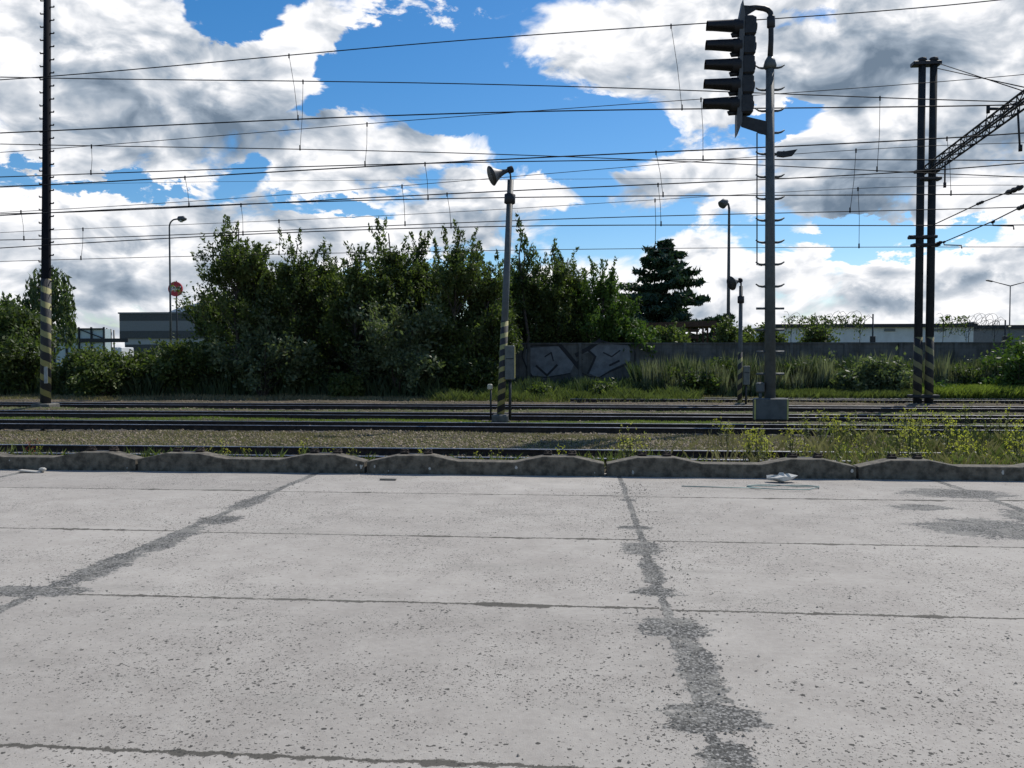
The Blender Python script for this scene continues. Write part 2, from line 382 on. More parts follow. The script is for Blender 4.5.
# ------------------------------------------------------------------ concrete platform
KERB_Y = 11.3
def make_platform():
    m = bpy.data.materials.new('slab_concrete'); m.use_nodes = True; t = NT(m.node_tree)
    b = t.n['Principled BSDF']; P = t.new('ShaderNodeNewGeometry').outputs['Position']
    x, y, z = t.xyz(P)
    nA = t.noise(P, .45, 5, .6); nB = t.noise(P, 3.0, 6, .65); nC = t.noise(P, 22, 5, .7); nF = t.noise(P, 120, 3, .7)
    v = t.m('ADD', t.m('MULTIPLY', nA, .35), t.m('ADD', t.m('MULTIPLY', nB, .35), t.m('MULTIPLY', nC, .30)))
    col = t.mix(t.ss(v, .32, .68), (.280, .255, .226, 1), (.425, .395, .352, 1))
    col = t.mix(t.ss(nF, .25, .75, 0, .5), col, t.mix(.5, col, (.25, .24, .225, 1)))
    # lateral joints (nearly parallel to the kerb), each column a little offset
    joint = None
    wob = t.m('MULTIPLY', t.m('SUBTRACT', t.noise(P, 1.2, 5, .7), .5), .10)
    fine = t.m('MULTIPLY', t.m('SUBTRACT', t.noise(P, 14, 5, .75), .5), .10)
    crumble = t.ss(t.noise(P, 1.3, 4, .7), .5, .72)
    colid = t.m('FLOOR', t.m('DIVIDE', t.m('ADD', x, 3.7), 4.22))
    offy = t.m('MULTIPLY', t.m('SINE', t.m('MULTIPLY', colid, 2.3)), .045)
    yy = t.m('ADD', t.m('ADD', y, offy), t.m('ADD', t.m('MULTIPLY', wob, .35), fine))
    for jy in (-3.1, -1.0, 1.1, 3.18, 5.3, 7.32, 9.68):
        w = t.m('ADD', .018, t.m('MULTIPLY', crumble, .065))
        dj = t.m('ABSOLUTE', t.m('SUBTRACT', yy, jy))
        k = t.m('SUBTRACT', 1.0, t.ss(dj, t.m('MULTIPLY', w, .6), w))
        joint = k if joint is None else t.m('MAXIMUM', joint, k)
    # longitudinal joints: broken, patched with gravelly asphalt
    patch = None
    edge = t.m('ADD', t.m('MULTIPLY', t.m('SUBTRACT', t.noise(t.vm('MULTIPLY', P, (1, 2.2, 1)), 3.6, 6, .8), .5), 2.6), t.m('MULTIPLY', t.m('SUBTRACT', nC, .5), 1.6))
    xw = t.m('ADD', x, t.m('MULTIPLY', wob, 1.2))
    def hi(v):
        nonlocal patch
        patch = v if patch is None else t.m('MAXIMUM', patch, v)
    for jx, w in ((.56, .045), (-3.70, .075), (4.72, .08), (-7.9, .09), (8.9, .09)):
        hi(t.m('SUBTRACT', 1.0, t.m('DIVIDE', t.m('ABSOLUTE', t.m('SUBTRACT', xw, jx)), w)))
    for (cx, cy, rx, ry) in ((.56, 4.91, .32, .30), (.60, 3.69, .34, .24), (.62, 4.3, .16, .7), (.60, 3.15, .17, .5), (.53, 5.68, .26, .15), (.55, 6.2, .12, .7), (.54, 7.0, .25, .38), (.55, 7.85, .24, .14), (.56, 9.4, .12, .12),
                             (-3.66, 6.0, .22, .9), (-3.8, 5.35, .55, .2), (-3.62, 7.0, .20, .9), (-3.60, 7.9, .30, .35), (-3.7, 8.9, .2, .8), (3.9, 8.1, .95, .65), (3.7, 9.2, .5, .25), (4.65, 8.6, .5, .7), (4.5, 10.2, .9, .5)):
        hi(t.m('SUBTRACT', 1.0, t.vm('LENGTH', t.vm('MULTIPLY', t.vm('SUBTRACT', P, (cx, cy, 0)), (1/rx, 1/ry, 0)))))
    patch = t.ss(t.m('ADD', patch, t.m('MULTIPLY', edge, .62)), .27, .36)
    # local spots: worn pitted areas
    pitd = t.ss(t.noise(P, .8, 6, .7), .40, .62, .03, 1.0)
    spots = [(.95, 3.35, .9, .35), (1.7, 3.3, 1.0, .3), (-1.6, 3.9, 1.6, .4), (-.4, 4.0, 1.5, .35), (2.6, 4.2, .8, .4), (-1.6, 8.1, 1.8, .25), (.6, 8.3, 1.0, .3), (-2.4, 5.5, .9, .25)]
    for (sx, sy, rx, ry) in spots:
        r = t.vm('LENGTH', t.vm('MULTIPLY', t.vm('SUBTRACT', P, (sx, sy, 0)), (1/rx, 1/ry, 0)))
        pitd = t.m('MAXIMUM', pitd, t.ss(r, .4, 1.1, .98, 0))
    wn = t.new('ShaderNodeTexNoise'); t.put(wn.inputs['Vector'], P); wn.inputs['Scale'].default_value = 45; wn.inputs['Detail'].default_value = 3
    Pd = t.vm('ADD', P, t.vm('SCALE', t.vm('SUBTRACT', wn.outputs['Color'], (.5, .5, .5)), None, .035))
    pits = None
    for sc, thr, rad in ((30, .78, .35), (50, .54, .37), (92, .40, .40)):
        vo = t.voro(Pd, sc); rnd = t.xyz(vo[1])[0]
        size = t.m('MULTIPLY', t.ss(rnd, t.m('SUBTRACT', 1.0, t.m('MULTIPLY', pitd, 1-thr+.12)), 1.0), rad)
        k = t.m('MULTIPLY', t.ss(t.m('SUBTRACT', vo[0], size), -.03, .02, 1, 0), t.ss(size, .02, .05))
        pits = k if pits is None else t.m('MAXIMUM', pits, k)
    pebble = t.voro(Pd, 62); pcol = t.mix(t.xyz(pebble[1])[0], (.11, .108, .10, 1), (.31, .30, .28, 1)); pcol = t.mix(t.ss(pebble[0], .35, .62, 0, .8), pcol, (.03, .03, .028, 1))
    pcol = t.mix(t.ss(t.noise(P, 2.2, 5, .7), .45, .62), pcol, t.mix(.6, pcol, (.25, .24, .215, 1)))
    row = None
    for jy in (3.18, 5.3, 7.32, 9.68):
        k = t.m('GREATER_THAN', yy, jy); row = k if row is None else t.m('ADD', row, k)
    wn2 = t.new('ShaderNodeTexWhiteNoise', noise_dimensions='2D'); t.put(wn2.inputs['Vector'], t.comb(t.m('FLOOR', t.m('DIVIDE', t.m('ADD', x, 3.66), 4.22)), row, 0.0))
    col = t.vm('SCALE', col, None, t.ss(wn2.outputs['Value'], -.3, 1.3, .90, 1.07))
    col = t.mix(t.m('MULTIPLY', joint, .92), col, (.065, .06, .05, 1))
    col = t.mix(patch, col, pcol)
    col = t.mix(t.m('MULTIPLY', pits, .92), col, (.038, .036, .032, 1))
    stain = t.ss(t.noise(t.vm('MULTIPLY', P, (.5, 2.5, 1)), 1.0, 6, .7), .52, .74, 0, .42)
    col = t.mix(stain, col, (.22, .21, .185, 1))
    t.put(b.inputs['Base Color'], col); b.inputs['Roughness'].default_value = .92; b.inputs['Specular IOR Level'].default_value = .25
    bn = t.new('ShaderNodeBump'); bn.inputs['Strength'].default_value = .55; bn.inputs['Distance'].default_value = .012
    hgt = t.m('ADD', t.m('MULTIPLY', nC, .45), t.m('MULTIPLY', nF, .35))
    t.put(bn.inputs['Height'], hgt); t.put(b.inputs['Normal'], bn.outputs[0])
    xs = [-70, 70]
    mb = MB(); mb.box((0, (KERB_Y+.32-40)/2, -.25), (140, 40+KERB_Y+.32, .5))
    o = mb.build('pavement', m); tag(o, kind='structure')
make_platform()

# ------------------------------------------------------------------ kerb blocks
M_kerb = mat('kerb_concrete', (.128, .113, .088), .92, var=.6, scale=9, bump=.6, bscale=30)
def make_kerb():
    j0, j1 = X_at(365, KERB_Y), X_at(606, KERB_Y); L = j1-j0
    prof = [(0, .168), (.125, .260), (.275, .262), (.39, .186), (.63, .184), (.745, .262), (.875, .262), (1, .168)]
    idx = list(range(-5, 8))
    names = {-2: 'short leftmost kerb block at the frame edge left of the striped pole', -1: 'grimy kerb block in front of the low blocky glass frame and warehouse, second from left',
             0: 'dark kerb block in line with the warehouse and its lamp, third from left',
             1: 'dark kerb block just left of the middle, below the dense tree clump', 2: 'kerb block under the striped loudspeaker post',
             3: 'kerb block with clumps of weeds behind it, left of the signal mast base', 4: 'kerb block with white chips under the yellow flowers', 5: 'rightmost kerb block behind tall yellow weeds'}
    short = {-2: 'kerb block at the left frame edge', -1: 'kerb block second from left', 0: 'kerb block third from left', 1: 'kerb block just left of the middle', 2: 'kerb block under the striped loudspeaker post',
             3: 'kerb block left of the signal mast', 4: 'kerb block under the yellow flowers', 5: 'rightmost kerb block'}
    for i in idx:
        r = random.Random(i+50); x0 = j0+i*L+.018; w = L-.036
        base = thing('kerb_block', (x0+w/2, KERB_Y+.13, 0), names.get(i, 'far kerb block outside the view'), 'kerb block', 'profiled concrete kerb blocks along the pavement edge')
        vs = []; n = len(prof)
        tilt = r.uniform(-.006, .006)
        for (tt, zz) in prof:
            x = -w/2+tt*w; z = zz+tilt*(tt-.5)+r.uniform(-.003, .003); jy = r.uniform(-.004, .004)
            vs += [(x, -.13+jy, 0.0), (x, -.13+jy, z-.008), (x, -.122+jy, z), (x, .12, z+.002), (x, .125, z-.02), (x, .13, -.02)]
        fs = []
        for k in range(n-1):
            for q in range(5): fs.append((k*6+q, (k+1)*6+q, (k+1)*6+q+1, k*6+q+1))
        fs.append(tuple(range(5, -1, -1))); fs.append(tuple((n-1)*6+q for q in range(6)))
        MB().add(vs, fs).build('block', M_kerb, base)
        # pale lime chips / mortar splashes on the front face
        for _ in range(r.randint(2, 5)):
            ch = MB()
            cx = r.choice([r.uniform(-w/2, w/2), w/2-r.uniform(.02, .15)]); cz = r.uniform(.04, .14); s = r.uniform(.008, .022)
            pts = [(cx+s*math.cos(a)*r.uniform(.6, 1.2), -.137, cz+s*1.5*math.sin(a)*r.uniform(.6, 1.2)) for a in np.linspace(0, 2*PI, 7)[:-1]]
            pts2 = [(p[0], -.126, p[2]) for p in pts]
            ch.add(pts+pts2, [tuple(range(6))]+[(k, k+6, (k+1) % 6+6, (k+1) % 6) for k in range(6)])
            ch.build('mortar_splash', mat('lime', (.42, .41, .38), .9), base)
        # iron brackets standing on the two raised shoulders
        for s, word in ((.20, 'left'), (.815, 'right')):
            bx = x0+s*w
            bt = thing('iron_bracket', (bx, KERB_Y+.21, .246), 'rusty iron bracket on the %s hump of the %s' % (word, short.get(i, 'unseen outer kerb block')), 'bracket', 'rusty iron brackets along the kerb')
            MB().bbox((0, 0, .012), (.42, .07, .018), .005).build('base_plate', M_steel_dark, bt)
            for dx in (-.17, .17):
                c = MB(); c.bbox((dx, 0, .035), (.12, .09, .03), .008)
                c.tube([(dx-.035, 0, .045), (dx-.03, 0, .085)], .016, 6); c.tube([(dx+.035, .01, .045), (dx+.045, 0, .08)], .014, 6)
                c.tube([(dx-.06, -.01, .05), (dx, 0, .066), (dx+.06, .01, .048)], .011, 6)
                c.build('clamp', M_rust, bt)
make_kerb()

# ------------------------------------------------------------------ railway tracks
def rail_profile_mesh(L, xoff):
    mb = MB()
    # profile in (y,z), foot up
    pr = [(-.065, 0), (-.065, .012), (-.012, .03), (-.010, .115), (-.037, .122), (-.037, .151), (-.028, .16), (.028, .16), (.037, .151), (.035, .125), (.010, .115), (.012, .03), (.065, .012), (.065, 0)]
    n = len(pr); vs = [(xx, p[0], p[1]) for xx in (-L/2, L/2) for p in pr]
    fs = [(i, (i+1) % n, n+(i+1) % n, n+i) for i in range(n)]
    mb.add(vs, fs); mb.f.append(tuple(range(n-1, -1, -1))); mb.mi.append(0); mb.sm.append(False)
    mb.f.append(tuple(n+i for i in range(n))); mb.mi.append(0); mb.sm.append(False)
    for i in (5, 6, 7): mb.mi[i] = 1
    return mb
def make_tracks():
    data = [(16.25, 'nearest track just behind the kerb, half sunk in weeds', 0), (23.35, 'second track from the kerb with shiny rails', 0),
            (27.85, 'third track, between the loudspeaker post and the striped pole', 0), (33.35, 'fourth track, behind the tall signal mast', 0), (40.0, 'farthest track, half overgrown at the foot of the weeds', 1)]
    rail0 = None; sl0 = None
    for (Y, lab, far) in data:
        L = 300 if not far else 120
        tr = thing('railway_track', (0, Y, RAIL_TOP-.16), lab, 'railway track', 'parallel railway tracks')
        x0 = 0 if not far else X_at(570, 38)+60
        for s in (-.75, .75):
            if rail0 is None: rail0 = rail_profile_mesh(300, 0).build('rail', [M_rust, M_railtop], tr, (0, s, 0))
            else: copy_part(rail0, tr, (x0, s, 0), scale=(L/300, 1, 1))
        hw = Y*.68+3; xs = np.arange(-hw, hw, max(.65, 2*hw/98))
        for i, xx in enumerate(xs):
            if far and xx < X_at(560, 38): continue
            if sl0 is None:
                sl0 = MB().bbox((0, 0, -.045), (.24, 2.5, .12), .02).build('sleeper', M_sleeper, tr, (xx, 0, 0))
            else: copy_part(sl0, tr, (xx, random.uniform(-.04, .04), random.uniform(-.012, .006)))
make_tracks()

# ------------------------------------------------------------------ ballast stones (stuff)
def make_stones():
    n = 26000
    y = np.concatenate([rng.normal(19.6, 1.7, n//2), rng.uniform(12.2, 41, n//2)]); y = np.clip(y, 12.1, 41)
    x = rng.uniform(-1, 1, n)*(y*.72)-y*.08
    z = ground_h(x, y); s = rng.uniform(.018, .05, n)
    octa = np.array([(1, 0, 0), (0, 1, 0), (-1, 0, 0), (0, -1, 0), (0, 0, 1), (0, 0, -1)], float)
    V = octa[None]*s[:, None, None]*rng.uniform(.6, 1.3, (n, 6, 1)); V[:, :, 2] *= .75
    a = rng.uniform(0, 2*PI, n); ca, sa = np.cos(a)[:, None], np.sin(a)[:, None]
    X = V[:, :, 0]*ca-V[:, :, 1]*sa; Yv = V[:, :, 0]*sa+V[:, :, 1]*ca
    V = np.stack([X+x[:, None], Yv+y[:, None], V[:, :, 2]+z[:, None]+.006], 2)
    tri = np.array([(0, 1, 4), (1, 2, 4), (2, 3, 4), (3, 0, 4), (1, 0, 5), (2, 1, 5)])
    # connected per stone so Random Per Island works
    me = bpy.data.meshes.new('ballast'); nv = n*6; me.vertices.add(nv); me.vertices.foreach_set('co', V.astype(np.float32).ravel())
    T = (tri[None]+(np.arange(n)*6)[:, None, None]).reshape(-1, 3)
    me.loops.add(T.size); me.loops.foreach_set('vertex_index', T.ravel().astype(np.int32))
    me.polygons.add(len(T)); me.polygons.foreach_set('loop_start', np.arange(0, T.size, 3, dtype=np.int32)); me.update(calc_edges=True)
    m = bpy.data.materials.new('ballast_stone'); m.use_nodes = True; t = NT(m.node_tree); b = t.n['Principled BSDF']
    g = t.new('ShaderNodeNewGeometry')
    t.put(b.inputs['Base Color'], t.mix(g.outputs['Random Per Island'], (.055, .040, .027, 1), (.27, .22, .155, 1)))
    b.inputs['Roughness'].default_value = .9
    me.materials.append(m); o = bpy.data.objects.new('ballast', me); COL.objects.link(o)
    tag(o, 'loose brown and grey ballast stones strewn between the tracks', 'ballast', kind='stuff')
make_stones()

# ------------------------------------------------------------------ blades of grass (stuff)
G_dry = leaf_mat('dry_grass', (.13, .11, .055), (.31, .26, .15), .3)
G_green = leaf_mat('green_grass', (.055, .072, .022), (.16, .185, .065), .4)
G_bright = leaf_mat('bright_grass', (.11, .15, .025), (.24, .28, .07), .45)
G_dark = leaf_mat('dark_weed', (.03, .05, .018), (.10, .13, .06), .3)
G_reed = leaf_mat('reed_blade', (.05, .06, .03), (.30, .30, .20), .3)
def blades(x, y, h, w, lean=.35, z=None):
    n = len(x); z = ground_h(x, y)-.01 if z is None else z
    a = rng.uniform(0, 2*PI, n); dx = np.cos(a)*w/2; dy = np.sin(a)*w/2*.3
    lx = rng.normal(0, lean, n)*h; ly = rng.normal(0, lean, n)*h
    V = np.zeros((n, 4, 3))
    V[:, 0] = np.stack([x-dx, y-dy, z], 1); V[:, 1] = np.stack([x+dx, y+dy, z], 1)
    V[:, 2] = np.stack([x+lx*.4+dx*.9, y+ly*.4+dy*.9, z+h*.6], 1); V[:, 3] = np.stack([x+lx, y+ly, z+h], 1)
    return V
def X2px(x, y):
    dx = x*math.cos(YAW)+y*math.sin(YAW); dz = -x*math.sin(YAW)+y*math.cos(YAW)
    return 512+F*dx/dz
def clumpy(n, x0f, x1f, y0, y1, cl=60, spread=.5):
    """x limits given as picture fractions of the view at that depth"""
    y = rng.uniform(y0, y1, n); cx = rng.uniform(0, 1, cl); k = rng.integers(0, cl, n)
    u = np.clip(cx[k]+rng.normal(0, spread*.05, n), 0, 1); mix = rng.random(n) < .45
    u = np.where(mix, rng.random(n), u)
    px = x0f+(x1f-x0f)*u
    x = np.array([at(p, 360, 1.0).x for p in px])*y
    return x, y
def grass(name, label, n, px0, px1, y0, y1, h0, h1, w, m, lean=.35, cl=60, cat='grass', fade=0, hn=0.0):
    x, y = clumpy(n, px0, px1, y0, y1, cl)
    if fade:      # thin out towards the left end
        u = (X2px(x, y)-px0)/(px1-px0); keep = rng.random(n) < np.clip(u*fade, 0, 1)**1.3; x, y = x[keep], y[keep]; n = len(x)
    h = rng.uniform(h0, h1, n)
    if hn: h *= 1-hn+hn*2*(.5+.25*np.sin(x*2.1+y)+.25*np.sin(x*5.3-y*2)*np.sin(x*.9))
    V = blades(x, y, h, w, lean)
    o = quick_mesh(name, V, 4, m); tag(o, label, cat, kind='stuff')
grass('grass', 'light green grass strip between second and third track', 22000, -60, 720, 25.2, 26.6, .02, .08, .012, G_bright, cl=200)
grass('grass', 'short dry grass among the stones between first and second track', 42000, -80, 1100, 17.4, 21.8, .02, .11, .012, G_dry, cl=120)
grass('grass', 'thin grass between third and fourth track', 9000, -80, 1100, 29.6, 31.7, .02, .07, .014, G_green, cl=80)
grass('grass', 'sparse grass right behind the kerb', 9000, -100, 1150, 11.75, 15.0, .04, .20, .008, G_dry, cl=50)
grass('grass', 'green grass tufts behind the kerb on the left', 1500, -60, 760, 11.75, 12.3, .08, .32, .010, G_green, cl=14)
grass('grass', 'pale verge grass along the foot of the shrubs', 26000, -80, 1100, 39.0, 42.0, .05, .22, .03, G_dry, cl=160)
grass('grass', 'green verge in front of the graffiti wall', 11000, 430, 700, 39.2, 42.8, .08, .5, .04, G_green, cl=40, hn=.6)
grass('grass', 'bright green low growth at the far right verge', 16000, 925, 1120, 40.9, 43, .25, .75, .05, G_bright, cl=50)
grass('grass', 'green low growth beside the signal mast on the far verge', 14000, 775, 930, 40.9, 43, .15, .55, .05, G_green, cl=50)
grass('tall_grass', 'tall grey green weeds and reeds growing along the wall', 30000, 645, 1120, 43.6, 47.2, .5, 1.75, .045, G_reed, .10, cl=150, hn=.5, cat='tall grass')
grass('tall_grass', 'dark undergrowth at the base of the wall', 34000, 330, 1120, 43.5, 47.3, .35, .9, .08, G_dark, .25, cl=60, hn=.4, cat='tall grass')
grass('tall_grass', 'dark weeds filling the gap before the wall on the right', 26000, 640, 1120, 44.5, 47.4, .6, 1.7, .09, G_dark, .2, cl=70, cat='tall grass', hn=.4)
grass('tall_grass', 'dark undergrowth below the trees on the left', 30000, -80, 440, 42, 46.5, .3, 1.3, .08, G_dark, .25, cl=90, cat='tall grass')
grass('tall_grass', 'tangled green weeds on the right behind the kerb', 15000, 760, 1130, 12.0, 21.0, .05, .34, .009, G_green, .35, cl=34, fade=1.6, hn=.6, cat='tall grass')
grass('tall_grass', 'dry weeds on the right between kerb and first track', 9000, 640, 1130, 12.0, 20.0, .05, .40, .007, G_dry, .35, cl=36, fade=1.6, hn=.6, cat='tall grass')

# ------------------------------------------------------------------ flowering weeds
M_yellow = leaf_mat('yellow_petals', (.56, .52, .05), (.84, .79, .16), .4)
M_redp = leaf_mat('red_petals', (.6, .03, .02), (.7, .05, .03), .3)
def weed_proto(seed, h=1.0, petals=M_yellow, nfl=7):
    r = np.random.default_rng(seed)
    root = thing('flowering_weed', (0, -50, 0), 'x', 'wild flower')
    st = MB(); tips = []; lv = []
    for _ in range(4):
        a = r.uniform(0, 2*PI); sp = r.uniform(.05, .22)*h; hh = h*r.uniform(.7, 1.0)
        p0 = Vector((r.normal(0, .02), r.normal(0, .02), -.02)); p2 = Vector((math.cos(a)*sp, math.sin(a)*sp, hh)); p1 = (p0+p2)/2+Vector((r.normal(0, .02), r.normal(0, .02), .03))
        st.tube([p0, p1, p2], [.007*h, .006*h, .003*h], 4, cap=False); tips.append(p2)
        for q in range(4):
            u = r.uniform(.45, .95); b = p0.lerp(p2, u); e = b+Vector((r.normal(0, .10), r.normal(0, .10), r.uniform(.06, .18)))*h
            st.tube([b, e], [.004*h, .002*h], 3, cap=False); tips.append(e)
        for q in range(12):
            u = r.uniform(.05, .8); b = p0.lerp(p2, u); an = r.uniform(0, 2*PI); l = r.uniform(.06, .15)*h*(1.2-u)
            d = Vector((math.cos(an), math.sin(an), r.uniform(-.1, .5)))*l; s = Vector((-math.sin(an), math.cos(an), 0))*l*.22
            lv.append([b, b+d*.5+s, b+d, b+d*.5-s])
    st.build('stem', G_green, root)
    quick_mesh('leaf_cluster', np.array([[list(p) for p in q] for q in lv]), 4, G_green, root)
    pt = []
    for tp in tips:
        for q in range(nfl):
            c = tp+Vector((r.normal(0, .014), r.normal(0, .014), r.normal(0, .016)))*h; s = .010*h
            u = Vector(r.normal(0, 1, 3)).normalized(); v = u.orthogonal().normalized()
            pt.append([c-u*s, c+v*s, c+u*s, c-v*s])
    quick_mesh('blossom', np.array([[list(p) for p in q] for q in pt]), 4, petals, root)
    return root
def make_weeds():
    protos = [weed_proto(s, 1.0) for s in (1, 2, 3, 4)]
    spots = []
    r = random.Random(5)
    for i in range(46): spots.append((r.uniform(905, 1045), r.uniform(12.6, 21), r.uniform(.55, 1.05)))
    for i in range(34): spots.append((r.uniform(785, 925), r.uniform(13, 22), r.uniform(.45, .85)))
    for i in range(13): spots.append((r.uniform(745, 795), r.uniform(13, 16.5), r.uniform(.55, .85)))
    for i in range(5): spots.append((r.uniform(617, 650), r.uniform(12.6, 14.5), r.uniform(.65, .95)))
    for i in range(4): spots.append((r.uniform(715, 740), r.uniform(17, 21), r.uniform(.5, .7)))
    used = set()
    for i, (px, Y, h) in enumerate(spots):
        px2 = px; X = at(px, 360, Y).x; z = float(ground_h(X, Y))
        if px > 905: lab = 'tall yellow flowering weed in the dense patch right of the twin poles'; g = 'yellow weeds at the right end behind the kerb'
        elif px > 795: lab = 'low yellow flowering weed between signal mast and twin poles'; g = 'yellow weeds between signal mast and twin poles'
        elif px > 742: lab = 'yellow flowering weed in the clump below the signal mast'; g = 'yellow weeds below the signal mast'
        elif px > 700: lab = 'small yellow flowering weed left of the signal mast by the second track'; g = 'small yellow weeds left of the signal mast'
        else: lab = 'tall thin yellow flowering weed standing alone behind the kerb right of middle'; g = 'thin yellow weeds right of middle'
        p = protos[i % 4]
        if i < 4:
            o = p; o.location = (X, Y, z); o.scale = (h, h, h); o['label'] = lab; o['group'] = g
        else: o = copy_tree(p, lab, (X, Y, z), r.uniform(0, 6), h, g)
    for j, px in enumerate((40, 205, 222, 229, 243, 304, 330, 350, 420, 478, 500, 560, 590)):
        X = at(px, 360, 12.4).x
        copy_tree(protos[j % 4], 'small leafy weed behind the kerb at the left half', (X, 12.4, float(ground_h(X, 12.4))), j, .36+.07*(j % 3), 'small weeds behind the left kerb')
    pr = weed_proto(9, .5, M_redp, 4); X = at(27, 360, 12.6).x
    pr.location = (X, 12.6, float(ground_h(X, 12.6))); pr['label'] = 'small red poppy behind the kerb at the far left'; pr['category'] = 'poppy'; pr.name = 'poppy'
make_weeds()

# ------------------------------------------------------------------ trees
L_dark = leaf_mat('dark_leaves', (.034, .050, .017), (.11, .145, .044), .45)
L_mid = leaf_mat('mid_leaves', (.045, .066, .018), (.14, .175, .055), .45)
L_silver = leaf_mat('silvery_leaves', (.045, .066, .026), (.19, .22, .12), .4)
L_pine = leaf_mat('pine_needles', (.014, .034, .018), (.045, .085, .042), .15)
L_fresh = leaf_mat('fresh_leaves', (.045, .085, .016), (.11, .17, .035), .35)
L_willow = leaf_mat('willow_leaves', (.05, .075, .025), (.13, .17, .07), .35)

def leafcards(C, size, r, elong=1.6, updir=None, flat=0.0):
    n = len(C); u = r.normal(0, 1, (n, 3))
    if updir is not None: u = u*.6+updir
    u /= np.linalg.norm(u, axis=1)[:, None]
    v = np.cross(u, r.normal(0, 1, (n, 3))); 
    if flat: v[:, 2] *= (1-flat)
    v /= np.linalg.norm(v, axis=1)[:, None]
    s = size*r.uniform(.6, 1.4, n)[:, None]
    V = np.stack([C-u*s*elong*.5, C+v*s*.36, C+u*s*elong*.5, C-v*s*.36], 1)
    return V

def branch(mb, pts, p, d, L, rad, lvl, r, up, spread, nsub, tips):
    seg = 4; cur = Vector(p); path = [cur.copy()]; dd = Vector(d).normalized()
    for i in range(seg):
        dd = (dd+Vector(r.normal(0, .13, 3))+Vector((0, 0, up))*.12).normalized()
        cur = cur+dd*(L/seg); path.append(cur.copy())
    rr = [rad*(1-.75*i/seg) for i in range(seg+1)]
    if mb is not None and lvl < 3: mb.tube(path, rr, 6 if lvl < 2 else 4, cap=False)
    for i in range(1, seg+1): tips.append((path[i], lvl, dd.copy()))
    if lvl >= 3: return
    for k in range(nsub):
        u = r.uniform(.25, .98); i = min(seg-1, int(u*seg)); b = path[i].lerp(path[i+1], u*seg-i)
        side = Vector(r.normal(0, 1, 3)); side = (side-dd*side.dot(dd)).normalized()
        nd = (dd*(1-spread)+side*spread+Vector((0, 0, up*.35))).normalized()
        branch(mb, pts, b, nd, L*r.uniform(.42, .62), rad*.5, lvl+1, r, up, spread, nsub, tips)

